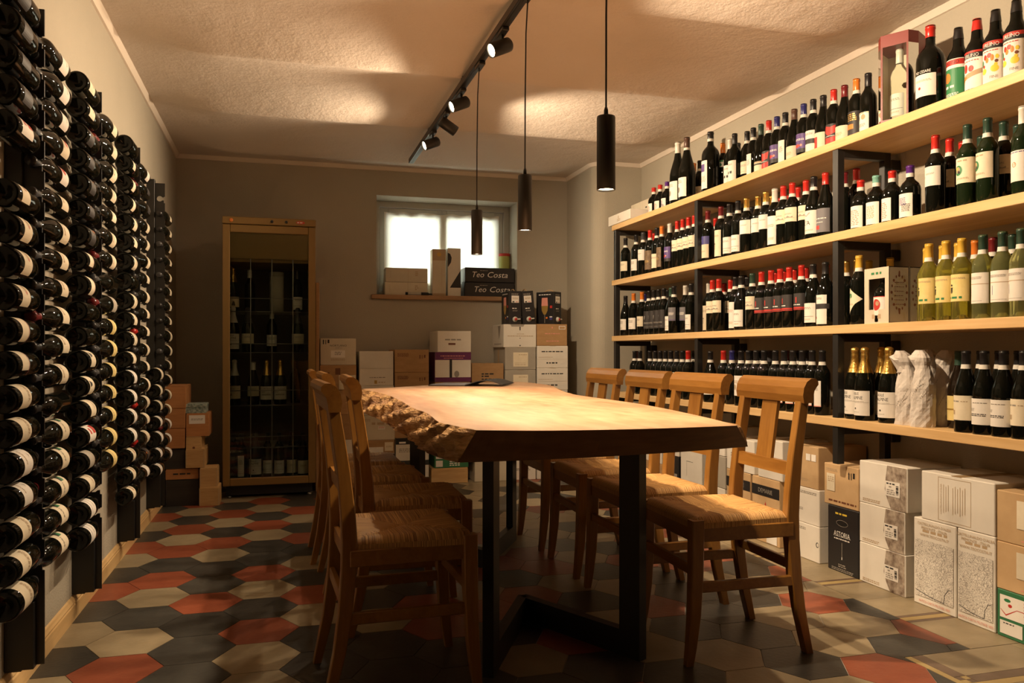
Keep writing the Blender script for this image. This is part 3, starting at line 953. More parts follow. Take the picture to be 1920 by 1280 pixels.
# ------------------------------------------------------------------ live-edge table
TZ0, TZ1 = 0.738, 0.815
def smooth_path(pts, n):
    """Catmull-Rom through the points, n samples"""
    P = [pts[0]] + list(pts) + [pts[-1]]
    out = []
    m = len(pts) - 1
    for i in range(n):
        t = i / (n - 1) * m
        k = min(int(t), m - 1)
        u = t - k
        p0, p1, p2, p3 = (Vector(P[k + q]) for q in range(4))
        out.append(0.5 * ((2 * p1) + (p2 - p0) * u + (2 * p0 - 5 * p1 + 4 * p2 - p3) * u * u + (3 * p1 - p0 - 3 * p2 + p3) * u ** 3))
    return out
left_top = [(0.445, 1.872), (0.415, 2.02), (0.402, 2.14), (0.424, 2.42), (0.420, 2.70), (0.436, 3.1), (0.440, 3.55), (0.405, 3.95), (0.392, 4.14)]
left_bot = [(0.402, 1.885), (0.372, 2.02), (0.366, 2.22), (0.378, 2.48), (0.368, 2.72), (0.372, 3.1), (0.348, 3.45), (0.335, 3.95), (0.318, 4.30)]
right_top = [(1.105, 1.812), (1.165, 2.10), (1.232, 2.66), (1.230, 3.30), (1.310, 3.75), (1.435, 4.25), (1.452, 4.60), (1.430, 4.86)]
right_bot = [(1.245, 1.985), (1.290, 2.15), (1.320, 2.66), (1.325, 3.30), (1.385, 3.75), (1.490, 4.25), (1.510, 4.60), (1.475, 4.88)]
NL = 120
LT, LB = smooth_path(left_top, NL), smooth_path(left_bot, NL)
RT, RB = smooth_path(right_top, NL), smooth_path(right_bot, NL)
rng = random.Random(11)
def wob(i, k, amp):
    return amp * (math.sin(i * 0.95 + k * 0.9) * 0.9 + math.sin(i * 0.37 - 0.8 * k) * 0.8 + math.sin(i * 0.13 + 0.4 * k) * 0.5 + rng.uniform(-0.35, 0.35))
def edge_mesh(T, B, sgn, amp, name):
    mb = MB()
    rows = 9
    V = []
    for i in range(NL):
        a, b = T[i], B[i]
        for k in range(rows + 1):
            t = k / rows
            f = min(1.0, i / 7, (NL - 1 - i) / 7)
            x = a[0] + (b[0] - a[0]) * (t + (t ** 0.75 - t) * f)
            y = a[1] + (b[1] - a[1]) * t
            z = TZ1 + (TZ0 - TZ1) * t
            w = 0.0 if k in (0,) else wob(i, k, amp)
            w *= f
            V.append((x + sgn * (w + 0.012 * f * math.sin(t * PI)), y + wob(i, k + 3, amp * 0.3) * (1 if 0 < i < NL - 1 else 0), z + (0 if k == 0 else w * 0.25)))
    F = []
    for i in range(NL - 1):
        for k in range(rows):
            q = (i * (rows + 1) + k, (i + 1) * (rows + 1) + k, (i + 1) * (rows + 1) + k + 1, i * (rows + 1) + k + 1)
            F.append(q if sgn < 0 else q[::-1])
    mb.add(V, F, 'bark', True)
    return mb.mesh(name)
NEARP = [(0.445, 1.872), (0.60, 1.818), (0.80, 1.796), (1.00, 1.800), (1.105, 1.812)]
NEARB = [(0.402, 1.885), (0.60, 1.880), (0.80, 1.895), (1.05, 1.935), (1.245, 1.985)]
FART = [(0.392, 4.14), (0.55, 4.26), (0.80, 4.50), (1.16, 4.79), (1.430, 4.86)]
FARB = [(0.318, 4.30), (0.55, 4.34), (0.80, 4.55), (1.16, 4.81), (1.475, 4.88)]
NT_, NB_ = smooth_path(NEARP, 24), smooth_path(NEARB, 24)
FT_, FB_ = smooth_path(FART, 24), smooth_path(FARB, 24)
table = thing('dining_table', 'long live-edge wooden slab table on black steel legs', 'table', (0.86, 3.3, 0.0))
inv = Vector((-0.86, -3.3, 0.0))
def shift_mesh(me):
    me.transform(Matrix.Translation(inv))
    return me
tp = MB()
ring = [p for p in NT_] + [p for p in RT[1:]] + [p for p in reversed(FT_[:-1])] + [p for p in reversed(LT[1:-1])]
cx = sum(p[0] for p in ring) / len(ring)
# top as strips between the two long edges so that it is well shaped
for i in range(NL - 1):
    pass
tp.face([(p[0], p[1], TZ1) for p in ring], 'slab')
bring = [p for p in NB_] + [p for p in RB[1:]] + [p for p in reversed(FB_[:-1])] + [p for p in reversed(LB[1:-1])]
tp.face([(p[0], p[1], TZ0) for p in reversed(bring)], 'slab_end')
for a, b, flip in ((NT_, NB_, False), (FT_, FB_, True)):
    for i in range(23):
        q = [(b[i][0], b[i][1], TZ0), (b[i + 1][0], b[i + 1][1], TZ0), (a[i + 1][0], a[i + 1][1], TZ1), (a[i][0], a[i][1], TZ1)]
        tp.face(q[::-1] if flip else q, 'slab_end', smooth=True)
obj('tabletop', shift_mesh(tp.mesh('tabletop')), table)
e1 = obj('live_edge', shift_mesh(edge_mesh(LT, LB, -1, 0.0085, 'live_edge')), table)
e1['label'] = 'gnarled bark-brown left edge of the slab'
e2 = obj('live_edge', shift_mesh(edge_mesh(RT, RB, 1, 0.004, 'live_edge')), table)
e2['label'] = 'smoother waxed right edge of the slab'
def bar(mb, p, q, w, z0, z1, mat):
    p, q = Vector(p), Vector(q)
    d = (q - p).normalized()
    n = Vector((-d.y, d.x)) * w / 2
    poly = [p + n, p - n, q - n, q + n]
    mb.extrude([(v.x, v.y) for v in poly][::-1], 2, z0, z1, mat)
def leg_frame(pr, pl, apex):
    f = MB()
    for p in (pr, pl):
        d = (Vector(apex) - Vector(p)).normalized()
        e = Vector(p) + d * 0.085
        bar(f, p, (e.x, e.y), 0.035, 0.0, TZ0 - 0.006, 'matt_black')
        bar(f, (e.x, e.y), apex, 0.035, 0.0, 0.085, 'matt_black')
        bar(f, (e.x, e.y), apex, 0.035, TZ0 - 0.022, TZ0 - 0.006, 'matt_black')
    return f
obj('leg_frame', shift_mesh(leg_frame((1.128, 2.415), (0.610, 2.415), (0.875, 2.93)).mesh('leg_frame')), table)
obj('leg_frame', shift_mesh(leg_frame((1.190, 4.16), (0.650, 4.16), (0.905, 3.66)).mesh('leg_frame')), table)

# folder lying on the far end of the table
fo = thing('menu_folder', 'open black menu folder lying on the far end of the table', 'folder', (1.03, 4.44, TZ1), math.radians(-28))
fm = MB()
fm.box(-0.21, 0.0, -0.15, 0.15, 0.0005, 0.006, 'card_black', 0.001)
obj('back_cover', fm.mesh('back_cover'), fo)
fm = MB()
prev = None
for i in range(11):
    t = i / 10
    p = (0.21 * t, 0.004 + 0.026 * math.sin(t * PI * 0.95) ** 1.2)
    if prev:
        fm.face([(prev[0], -0.15, prev[1]), (p[0], -0.15, p[1]), (p[0], 0.15, p[1]), (prev[0], 0.15, prev[1])], 'card_black', smooth=True)
        fm.face([(prev[0], -0.15, prev[1] + 0.004), (p[0], -0.15, p[1] + 0.004), (p[0], 0.15, p[1] + 0.004), (prev[0], 0.15, prev[1] + 0.004)], 'card_black', smooth=True)
        fm.face([(prev[0], -0.15, prev[1]), (p[0], -0.15, p[1]), (p[0], -0.15, p[1] + 0.004), (prev[0], -0.15, prev[1] + 0.004)], 'card_black')
    prev = p
obj('front_cover', fm.mesh('front_cover'), fo)
obj('page', MB().box(-0.20, -0.005, -0.142, 0.142, 0.006, 0.0085, 'paper_grey').mesh('page'), fo)

# ------------------------------------------------------------------ chairs
def make_chair_meshes():
    D = {}
    W = 0.185
    D['front_leg'] = MB().post([((-0.006, 0, 0.0), 0.013, 0.013), ((0.002, 0, 0.06), 0.0155, 0.015), ((0.012, 0, 0.16), 0.0185, 0.0175), ((0.018, 0, 0.30), 0.0205, 0.0195), ((0.020, 0, 0.463), 0.021, 0.020)], 'chair').mesh('leg')
    rows = []
    for x, z, hx in ((0.432, 0.0, 0.013), (0.418, 0.06, 0.015), (0.398, 0.15, 0.0175), (0.382, 0.26, 0.020), (0.372, 0.38, 0.0215), (0.370, 0.46, 0.022), (0.374, 0.54, 0.021), (0.386, 0.66, 0.0185), (0.402, 0.77, 0.017), (0.416, 0.86, 0.016)):
        rows.append(((x, 0, z), hx, 0.0175))
    D['rear_leg'] = MB().post(rows, 'chair').mesh('leg')
    prof = [(-0.017, 0.0), (-0.021, 0.025), (-0.017, 0.050), (-0.006, 0.070), (0.010, 0.081), (0.026, 0.081), (0.036, 0.072), (0.037, 0.060), (0.030, 0.052), (0.022, 0.040), (0.018, 0.022), (0.016, 0.0)]
    D['top_rail'] = MB().extrude([(0.414 + a, 0.832 + b) for a, b in prof][::-1], 1, -0.213, 0.213, 'chair_h').mesh('top_rail')
    D['back_rail'] = MB().extrude([(0.370, 0.588), (0.388, 0.588), (0.392, 0.632), (0.374, 0.632)], 1, -W, W, 'chair_h').mesh('back_rail')
    D['splat'] = MB().extrude([(0.376, 0.628), (0.388, 0.628), (0.4165, 0.836), (0.4045, 0.836)], 1, -0.047, 0.047, 'chair').mesh('splat')
    D['side_rail'] = MB().box(0.02, 0.37, -0.012, 0.012, 0.392, 0.440, 'chair_h', 0.003).mesh('seat_rail')
    D['front_rail'] = MB().box(-0.012, 0.012, -W, W, 0.392, 0.440, 'chair_h', 0.003).mesh('seat_rail')
    D['side_str'] = MB().box(0.015, 0.385, -0.009, 0.009, -0.017, 0.017, 'chair_h', 0.003).mesh('stretcher')
    D['cross_str'] = MB().box(-0.009, 0.009, -W, W, -0.017, 0.017, 'chair_h', 0.003).mesh('stretcher')
    # rush seat: four woven fields that meet on the diagonals, with a pad-like rise
    mb = MB()
    n = 24
    x0, x1, yw = 0.004, 0.362, 0.205
    def hgt(s, t):
        e = min(s, 1 - s, t, 1 - t)
        return 0.450 + 0.022 * min(1, e / 0.06) ** 0.5 - 0.012 * (min(e, 0.5) / 0.5) + (0.004 if abs(min(s, 1 - s) - min(t, 1 - t)) > 0.03 else -0.002)
    def pt(s, t):
        wide = yw - 0.016 * s
        return (x0 + (x1 - x0) * s, -wide + 2 * wide * t, hgt(s, t))
    for i in range(n):
        for j in range(n):
            cs, ct = (i + 0.5) / n, (j + 0.5) / n
            side = min(cs, 1 - cs) < min(ct, 1 - ct)
            st = [(i / n, j / n), ((i + 1) / n, j / n), ((i + 1) / n, (j + 1) / n), (i / n, (j + 1) / n)]
            uv = [((a * 0.36, b * 0.41) if side else (b * 0.41, a * 0.36)) for a, b in st]
            mb.face([pt(a, b) for a, b in st], 'rush', uv, True)
    # the wrapped rim going down over the rails
    for k in range(n):
        a, b = k / n, (k + 1) / n
        for (p, q) in (((0, a), (0, b)), ((1, b), (1, a)), ((b, 0), (a, 0)), ((a, 1), (b, 1))):
            P, Q = pt(*p), pt(*q)
            uv = [(0, b * 0.4), (0, a * 0.4), (0.02, a * 0.4), (0.02, b * 0.4)]
            mb.face([Q, P, (P[0], P[1], 0.436), (Q[0], Q[1], 0.436)], 'rush', uv, False)
    me = mb.mesh('rush_seat')
    bm = bmesh.new(); bm.from_mesh(me)
    bmesh.ops.remove_doubles(bm, verts=bm.verts, dist=1e-5)
    bmesh.ops.recalc_face_normals(bm, faces=bm.faces)
    bm.to_mesh(me); bm.free()
    D['seat'] = me
    return D
CH = make_chair_meshes()
def chair(label, x, y, rz):
    t = thing('dining_chair', label, 'chair', (x, y, 0), rz, 'rush-seated chairs around the slab table')
    for s in (-1, 1):
        obj('leg', CH['front_leg'], t, (0, s * 0.188, 0))
        obj('leg', CH['rear_leg'], t, (0, s * 0.178, 0))
        obj('seat_rail', CH['side_rail'], t, (0, s * 0.186, 0))
        obj('stretcher', CH['side_str'], t, (0, s * 0.184, 0.245))
    obj('seat_rail', CH['front_rail'], t, (0.018, 0, 0))
    obj('seat_rail', CH['front_rail'], t, (0.368, 0, 0))
    obj('stretcher', CH['cross_str'], t, (0.014, 0, 0.300))
    obj('stretcher', CH['cross_str'], t, (0.385, 0, 0.290))
    obj('rush_seat', CH['seat'], t)
    obj('back_rail', CH['back_rail'], t)
    obj('splat', CH['splat'], t)
    obj('top_rail', CH['top_rail'], t)
    return t
nth = ['nearest', 'second', 'third', 'farthest']
for k, (y, a) in enumerate(((2.525, -1.5), (3.045, 1.0), (3.555, -1.0), (4.075, 0.5))):
    chair('rush-seated wooden chair on the shelf side of the table, %s from the viewer' % nth[k], 1.262, y, math.radians(a))
for k, (x, y, a) in enumerate(((0.548, 2.53, 2.0), (0.668, 3.07, -1.0), (0.605, 3.63, 1.0), (0.575, 4.12, 0.0))):
    chair('rush-seated wooden chair on the rack side of the table, %s from the viewer' % nth[k], x, y, PI + math.radians(a))

# ------------------------------------------------------------------ bottles
KINDS_B = {
    # profile (r, z), capsule start, band z, label radius
    'bord': ([(0.0, 0.022), (0.012, 0.019), (0.027, 0.0), (0.034, 0.0), (0.0366, 0.004), (0.0366, 0.186), (0.0355, 0.197), (0.031, 0.210), (0.023, 0.223), (0.0175, 0.232), (0.0148, 0.243), (0.0142, 0.290), (0.0155, 0.291), (0.0155, 0.301), (0.0, 0.302)], 0.243),
    'bordL': ([(0.0, 0.006), (0.028, 0.0), (0.036, 0.0), (0.0380, 0.004), (0.0380, 0.200), (0.0365, 0.211), (0.030, 0.226), (0.022, 0.238), (0.0175, 0.247), (0.0150, 0.257), (0.0146, 0.305), (0.0158, 0.306), (0.0158, 0.318), (0.0, 0.319)], 0.256),
    'burg': ([(0.0, 0.022), (0.014, 0.019), (0.030, 0.0), (0.038, 0.0), (0.0402, 0.004), (0.0402, 0.140), (0.0395, 0.152), (0.036, 0.172), (0.029, 0.195), (0.0215, 0.218), (0.0170, 0.236), (0.0148, 0.250), (0.0145, 0.286), (0.0158, 0.287), (0.0158, 0.297), (0.0, 0.298)], 0.243),
    'champ': ([(0.0, 0.008), (0.032, 0.0), (0.040, 0.0), (0.0430, 0.005), (0.0430, 0.145), (0.0415, 0.162), (0.037, 0.186), (0.029, 0.212), (0.0215, 0.238), (0.0172, 0.258), (0.0160, 0.272), (0.0175, 0.276), (0.0160, 0.284), (0.0155, 0.290), (0.0178, 0.297), (0.0165, 0.310), (0.009, 0.315), (0.0, 0.315)], 0.205),
    'stump': ([(0.0, 0.005), (0.032, 0.0), (0.038, 0.0), (0.0405, 0.004), (0.0405, 0.118), (0.0385, 0.130), (0.032, 0.143), (0.022, 0.153), (0.0165, 0.160), (0.0150, 0.166), (0.0150, 0.205), (0.0165, 0.206), (0.0165, 0.213), (0.0, 0.214)], 0.178),
    'verm': ([(0.0, 0.005), (0.032, 0.0), (0.038, 0.0), (0.0405, 0.004), (0.0405, 0.190), (0.0390, 0.202), (0.033, 0.217), (0.0245, 0.230), (0.0205, 0.243), (0.0190, 0.262), (0.0172, 0.285), (0.0158, 0.292), (0.0158, 0.311), (0.0, 0.312)], 0.268),
    'magnum': ([(0.0, 0.007), (0.042, 0.0), (0.050, 0.0), (0.0530, 0.005), (0.0530, 0.215), (0.0515, 0.230), (0.045, 0.248), (0.032, 0.265), (0.0215, 0.276), (0.0180, 0.288), (0.0172, 0.345), (0.0190, 0.346), (0.0190, 0.358), (0.0, 0.359)], 0.312),
    'magburg': ([(0.0, 0.007), (0.042, 0.0), (0.050, 0.0), (0.0530, 0.005), (0.0530, 0.180), (0.0515, 0.200), (0.046, 0.228), (0.036, 0.262), (0.026, 0.296), (0.0205, 0.325), (0.0180, 0.345), (0.0178, 0.392), (0.0195, 0.393), (0.0195, 0.405), (0.0, 0.406)], 0.335),
}
KINDS_B['bordW'] = KINDS_B['bord']
def radius_at(prof, z):
    for (r0, z0), (r1, z1) in zip(prof, prof[1:]):
        if z0 <= z <= z1 and z1 > z0:
            return r0 + (r1 - r0) * (z - z0) / (z1 - z0)
    return prof[-1][0]

def D(base, z0, z1, arc, *elems):
    return (base, z0, z1, arc, elems)
# label designs: paper, lower and upper height, half arc in degrees, print (s along the arc, t above the lower edge)
DESIGN = {
    'cream': D('paper_cream', 0.060, 0.130, 70, ('greek', 'ink_grey', 1, -0.022, 0.022, 0.050, 0.0025, 3), ('rect', 'ink_tan', -0.020, 0.012, 0.020, 0.0135)),
    'white': D('paper_white', 0.045, 0.125, 70, ('greek', 'ink_grey', 2, -0.024, 0.024, 0.062, 0.003, 4), ('greek', 'ink_tan', 3, -0.020, 0.020, 0.014, 0.002, 2)),
    'white_high': D('paper_white', 0.105, 0.190 - 0.010, 75, ('poly', 'ink_grey', [(-0.030, 0.030), (-0.012, 0.040), (-0.018, 0.034), (-0.026, 0.026)]), ('greek', 'ink_grey', 4, -0.010, 0.026, 0.048, 0.002, 2)),
    'cream_high': D('paper_cream', 0.108, 0.178, 78, ('greek', 'ink_grey', 5, -0.024, 0.024, 0.040, 0.0022, 2), ('rect', 'ink_tan', -0.040, 0.018, 0.040, 0.0192), ('poly', 'ink_grey', [(-0.03, 0.02), (-0.02, 0.028), (-0.008, 0.021), (0.004, 0.030), (0.018, 0.022), (0.03, 0.027), (0.03, 0.020)])),
    'low_white': D('paper_white', 0.020, 0.112, 62, ('greek', 'ink_grey', 6, -0.022, 0.022, 0.070, 0.003, 2), ('greek', 'ink_tan', 7, -0.014, 0.020, 0.016, 0.002, 2), ('rect', 'ink_black', -0.034, 0.028, 0.034, 0.0295)),
    'low_cream': D('paper_cream', 0.012, 0.105, 64, ('greek', 'ink_tan', 8, -0.020, 0.020, 0.060, 0.003, 3)),
    'mag_white': D('paper_white', 0.030, 0.150, 66, ('greek', 'ink_grey', 9, -0.030, 0.030, 0.100, 0.004, 3), ('disc', 'ink_grey', 0.0, 0.045, 0.014, 0.018)),
    'mag_violet': D('paper_white', 0.020, 0.185, 40, ('rect', 'ink_purple', -0.020, 0.100, 0.020, 0.145), ('greek', 'ink_grey', 10, -0.026, 0.026, 0.070, 0.004, 5)),
    'green_tag': D('paper_white', 0.155, 0.196, 60, ('disc', 'ink_green', 0.0, 0.014, 0.024, 0.013), ('rect', 'ink_green', -0.032, 0.030, 0.032, 0.041)),
    'blocks': D('paper_white', 0.020, 0.145, 66, ('rect', 'ink_black', -0.040, 0.052, -0.026, 0.066), ('rect', 'ink_black', -0.018, 0.052, -0.004, 0.066), ('rect', 'ink_black', 0.004, 0.052, 0.018, 0.066), ('greek', 'ink_grey', 12, -0.020, 0.020, 0.105, 0.003, 2)),
    'strip': D('paper_white', 0.010, 0.155, 34, ('greek', 'ink_grey', 55, -0.010, 0.012, 0.110, 0.003, 6), ('rect', 'ink_tan', -0.018, 0.022, 0.018, 0.024)),
    'two_band': D('paper_cream', 0.020, 0.095, 80, ('rect', 'ink_black', -0.060, 0.056, 0.060, 0.064), ('rect', 'ink_tan', -0.060, 0.068, 0.060, 0.074)),
    'hearts': D('paper_dark', 0.020, 0.135, 66, ('poly', 'ink_red', [(-0.036, 0.085), (0.0, 0.060), (0.032, 0.072), (0.038, 0.110), (0.010, 0.100), (-0.018, 0.108)]), ('poly', 'ink_red', [(-0.034, 0.012), (0.034, 0.006), (0.036, 0.056), (0.0, 0.050), (-0.036, 0.056)]), ('rect', 'ink_white', -0.038, 0.001, 0.038, 0.0035), ('rect', 'ink_white', -0.038, 0.057, 0.030, 0.059)),
    'violet': D('paper_dark', 0.055, 0.150, 75, ('rect', 'ink_purple', -0.047, 0.020, 0.047, 0.094), ('disc', 'ink_red', -0.010, 0.034, 0.020, 0.009), ('disc', 'ink_pink', 0.014, 0.036, 0.006, 0.006), ('greek', 'ink_white', 13, -0.030, 0.030, 0.066, 0.003, 2)),
    'two_white': D('paper_white', 0.010, 0.145, 68, ('rect', 'paper_dark', -0.060, 0.070, 0.060, 0.094), ('disc', 'ink_red', -0.012, 0.030, 0.005, 0.006), ('greek', 'ink_grey', 14, -0.024, 0.024, 0.120, 0.003, 2)),
    'picture_red': D('paper_cream', 0.010, 0.115, 70, ('rect', 'ink_red', -0.034, 0.018, 0.012, 0.085), ('disc', 'ink_gold', -0.014, 0.050, 0.010, 0.011), ('poly', 'ink_orange', [(-0.030, 0.022), (-0.005, 0.022), (-0.012, 0.044)])),
    'picture_small': D('paper_white', 0.022, 0.125, 62, ('disc', 'ink_black', -0.014, 0.080, 0.005, 0.010), ('disc', 'ink_tan', 0.014, 0.082, 0.011, 0.012), ('rect', 'ink_gold', -0.039, 0.098, 0.039, 0.1005), ('greek', 'ink_grey', 15, -0.024, 0.024, 0.050, 0.003, 3)),
    'gold_black': D('paper_dark', 0.030, 0.150, 78, ('greek', 'ink_gold', 16, -0.034, 0.034, 0.105, 0.005, 4), ('rect', 'ink_gold', -0.048, 0.010, 0.048, 0.014), ('rect', 'ink_orange', -0.020, 0.040, 0.020, 0.062)),
    'cesare': D('paper_white', 0.070, 0.158, 56, ('greek', 'ink_tan', 17, -0.035, 0.035, 0.064, 0.0025, 2), ('disc', 'ink_red', -0.012, 0.034, 0.006, 0.006), ('text', 'ink_white', 'PIO CESARE', 0.0, 0.098, 0.011, 0.80)),
    'verm_green': D('paper_white', 0.012, 0.186, 80, ('rect', 'ink_green', -0.054, 0.010, 0.054, 0.138), ('disc', 'ink_orange', -0.014, 0.104, 0.016, 0.020), ('greek', 'ink_white', 58, -0.034, 0.016, 0.064, 0.009, 1), ('rect', 'ink_red', -0.054, 0.150, 0.054, 0.171), ('text', 'ink_black', 'ERLINO', 0.004, 0.1605, 0.014, 0.85), ('greek', 'ink_white', 18, -0.030, 0.030, 0.040, 0.003, 3)),
    'verm_red': D('paper_white', 0.012, 0.186, 80, ('poly', 'ink_tan', [(-0.054, 0.060), (0.054, 0.090), (0.054, 0.108), (-0.054, 0.080)]), ('disc', 'ink_red', -0.020, 0.112, 0.010, 0.017), ('disc', 'ink_red', 0.004, 0.108, 0.010, 0.012), ('poly', 'ink_orange', [(-0.040, 0.052), (-0.012, 0.080), (-0.030, 0.084)]), ('rect', 'ink_black', -0.054, 0.148, 0.054, 0.174), ('rect', 'ink_red', -0.054, 0.166, 0.054, 0.174), ('text', 'ink_white', 'ERLINO', 0.004, 0.157, 0.013, 0.85), ('greek', 'ink_red', 19, -0.030, 0.030, 0.136, 0.003, 1), ('greek', 'ink_grey', 20, -0.035, 0.035, 0.030, 0.003, 3)),
    'verm_fruit': D('paper_white', 0.012, 0.192, 80, ('disc', 'ink_yellow', -0.022, 0.074, 0.012, 0.011), ('disc', 'ink_yellow', 0.018, 0.078, 0.014, 0.013), ('disc', 'ink_red', -0.016, 0.124, 0.007, 0.010), ('disc', 'ink_red', 0.000, 0.128, 0.008, 0.009), ('disc', 'ink_orange', -0.008, 0.112, 0.006, 0.010), ('disc', 'ink_orange', 0.010, 0.118, 0.006, 0.012), ('disc', 'ink_green', -0.030, 0.104, 0.006, 0.013), ('disc', 'ink_red', -0.022, 0.092, 0.005, 0.006), ('disc', 'ink_brown', 0.024, 0.104, 0.006, 0.006), ('disc', 'ink_yellow', 0.022, 0.093, 0.006, 0.005), ('disc', 'ink_yellow', 0.026, 0.120, 0.006, 0.008), ('text', 'ink_grey', 'FINE', 0.016, 0.048, 0.010, 1.0), ('rect', 'ink_red', -0.055, 0.155, 0.055, 0.180), ('rect', 'ink_black', -0.055, 0.152, 0.055, 0.166), ('text', 'ink_white', 'ERLINO', 0.004, 0.167, 0.014, 0.85), ('greek', 'ink_red', 21, -0.030, 0.030, 0.143, 0.003, 1), ('greek', 'ink_grey', 22, -0.035, 0.035, 0.026, 0.003, 2)),
    'lines_pink': D('paper_white', 0.006, 0.100, 48, ('greek', 'ink_pink', 23, -0.025, 0.018, 0.072, 0.0042, 9)),
    'lines_violet': D('paper_white', 0.006, 0.100, 48, ('greek', 'ink_purple', 24, -0.025, 0.010, 0.076, 0.0022, 8), ('greek', 'ink_black', 25, -0.010, 0.025, 0.050, 0.0022, 8)),
    'lines_green': D('paper_white', 0.006, 0.100, 48, ('greek', 'ink_tan', 26, -0.022, 0.015, 0.074, 0.0030, 10)),
    'brown': D('paper_brown', 0.030, 0.160, 60, ('greek', 'ink_gold', 27, -0.020, 0.020, 0.060, 0.003, 3)),
    'picture_cream': D('paper_cream', 0.030, 0.125, 66, ('rect', 'ink_blue', -0.034, 0.022, -0.016, 0.046), ('greek', 'ink_grey', 28, -0.020, 0.025, 0.070, 0.003, 2)),
    'blue_cream': D('paper_cream', 0.022, 0.150, 66, ('rect', 'ink_blue', -0.045, 0.080, 0.045, 0.128), ('disc', 'ink_white', -0.022, 0.104, 0.009, 0.010), ('greek', 'ink_tan', 29, -0.022, 0.022, 0.040, 0.0025, 2)),
    'tall_cream': D('paper_cream', 0.015, 0.165, 52, ('rect', 'ink_black', -0.012, 0.040, -0.009, 0.070), ('disc', 'ink_black', -0.010, 0.072, 0.005, 0.004), ('greek', 'ink_tan', 30, -0.016, 0.020, 0.120, 0.002, 3)),
    'tall_white': D('paper_white', 0.015, 0.160, 56, ('greek', 'ink_pink', 31, -0.020, 0.020, 0.100, 0.003, 3), ('greek', 'ink_tan', 32, -0.016, 0.020, 0.034, 0.002, 4)),
    'script_white': D('paper_white', 0.025, 0.135, 60, ('poly', 'ink_pink', [(-0.030, 0.092), (-0.010, 0.082), (0.012, 0.098), (0.006, 0.100), (-0.010, 0.086), (-0.028, 0.096)]), ('text', 'ink_black', "L'A", -0.008, 0.052, 0.022), ('greek', 'ink_tan', 33, -0.025, 0.025, 0.018, 0.002, 2)),
    'grey_red': D('paper_grey', 0.020, 0.130, 74, ('greek', 'ink_white', 34, -0.036, 0.036, 0.062, 0.004, 1), ('greek', 'ink_white', 35, -0.034, 0.020, 0.045, 0.003, 1), ('rect', 'ink_red', -0.026, 0.014, 0.004, 0.032)),
    'crest_white': D('paper_cream', 0.085, 0.178, 78, ('disc', 'ink_green', -0.014, 0.048, 0.017, 0.019), ('disc', 'ink_tan', -0.016, 0.050, 0.011, 0.012), ('disc', 'ink_black', -0.010, 0.042, 0.006, 0.006), ('disc', 'ink_yellow', -0.020, 0.056, 0.005, 0.005), ('greek', 'ink_tan', 56, -0.018, 0.018, 0.080, 0.005, 1), ('greek', 'ink_tan', 36, -0.020, 0.024, 0.018, 0.002, 2)),
    'sun_white': D('paper_white', 0.045, 0.150, 78, ('disc', 'ink_orange', -0.010, 0.058, 0.008, 0.009), ('disc', 'paper_white', -0.010, 0.058, 0.006, 0.007), ('greek', 'ink_purple', 37, -0.036, 0.036, 0.098, 0.003, 1)),
    'dark_label': D('paper_dark', 0.040, 0.160, 75, ('poly', 'ink_white', [(-0.014, 0.064), (-0.010, 0.064), (-0.004, 0.088), (-0.008, 0.088)]), ('greek', 'ink_grey', 38, -0.032, 0.032, 0.040, 0.003, 2), ('greek', 'ink_grey', 39, -0.034, 0.034, 0.012, 0.002, 1)),
    'grey_purple': D('paper_grey', 0.080, 0.165, 70, ('greek', 'ink_white', 40, -0.032, 0.032, 0.050, 0.0025, 4), ('rect', 'ink_purple', -0.044, 0.004, 0.044, 0.007)),
    'black_red': D('paper_dark', 0.085, 0.165, 80, ('rect', 'ink_red', -0.051, 0.006, 0.051, 0.014), ('greek', 'ink_white', 41, -0.036, 0.024, 0.023, 0.0045, 1), ('rect', 'ink_red', -0.030, 0.000, 0.051, 0.003), ('rect', 'ink_red', -0.006, 0.034, 0.000, 0.062)),
    'diamond': D('glass_dark', 0.040, 0.165, 66, ('poly', 'paper_cream', [(-0.042, 0.050), (-0.020, 0.120), (0.042, 0.070), (0.010, 0.050), (-0.030, 0.002)]), ('disc', 'ink_green', -0.016, 0.086, 0.012, 0.011), ('greek', 'ink_tan', 42, -0.026, 0.004, 0.050, 0.0025, 2)),
    'yellow': D('paper_yellow', 0.068, 0.168, 76, ('poly', 'ink_black', [(-0.026, 0.052), (-0.012, 0.052), (-0.014, 0.034), (-0.019, 0.028), (-0.024, 0.034)]), ('disc', 'ink_black', -0.019, 0.060, 0.006, 0.004), ('greek', 'ink_green', 57, -0.034, 0.026, 0.010, 0.008, 1), ('greek', 'ink_tan', 43, -0.030, 0.034, 0.086, 0.002, 2)),
    'line_white': D('paper_white', 0.055, 0.165, 80, ('rect', 'ink_tan', -0.050, 0.068, 0.050, 0.0705), ('rect', 'ink_purple', -0.020, 0.026, -0.018, 0.058), ('greek', 'ink_grey', 44, -0.034, 0.028, 0.094, 0.0018, 3), ('greek', 'ink_grey', 45, -0.030, 0.030, 0.008, 0.0015, 1)),
    'white_mid': D('paper_white', 0.055, 0.165, 72, ('greek', 'ink_tan', 46, -0.026, 0.026, 0.080, 0.003, 3), ('disc', 'ink_tan', 0.0, 0.046, 0.010, 0.016)),
    'tall_pink': D('paper_white', 0.040, 0.160, 46, ('rect', 'ink_pink', -0.030, 0.0, 0.030, 0.004), ('greek', 'ink_grey', 47, -0.016, 0.016, 0.086, 0.002, 4)),
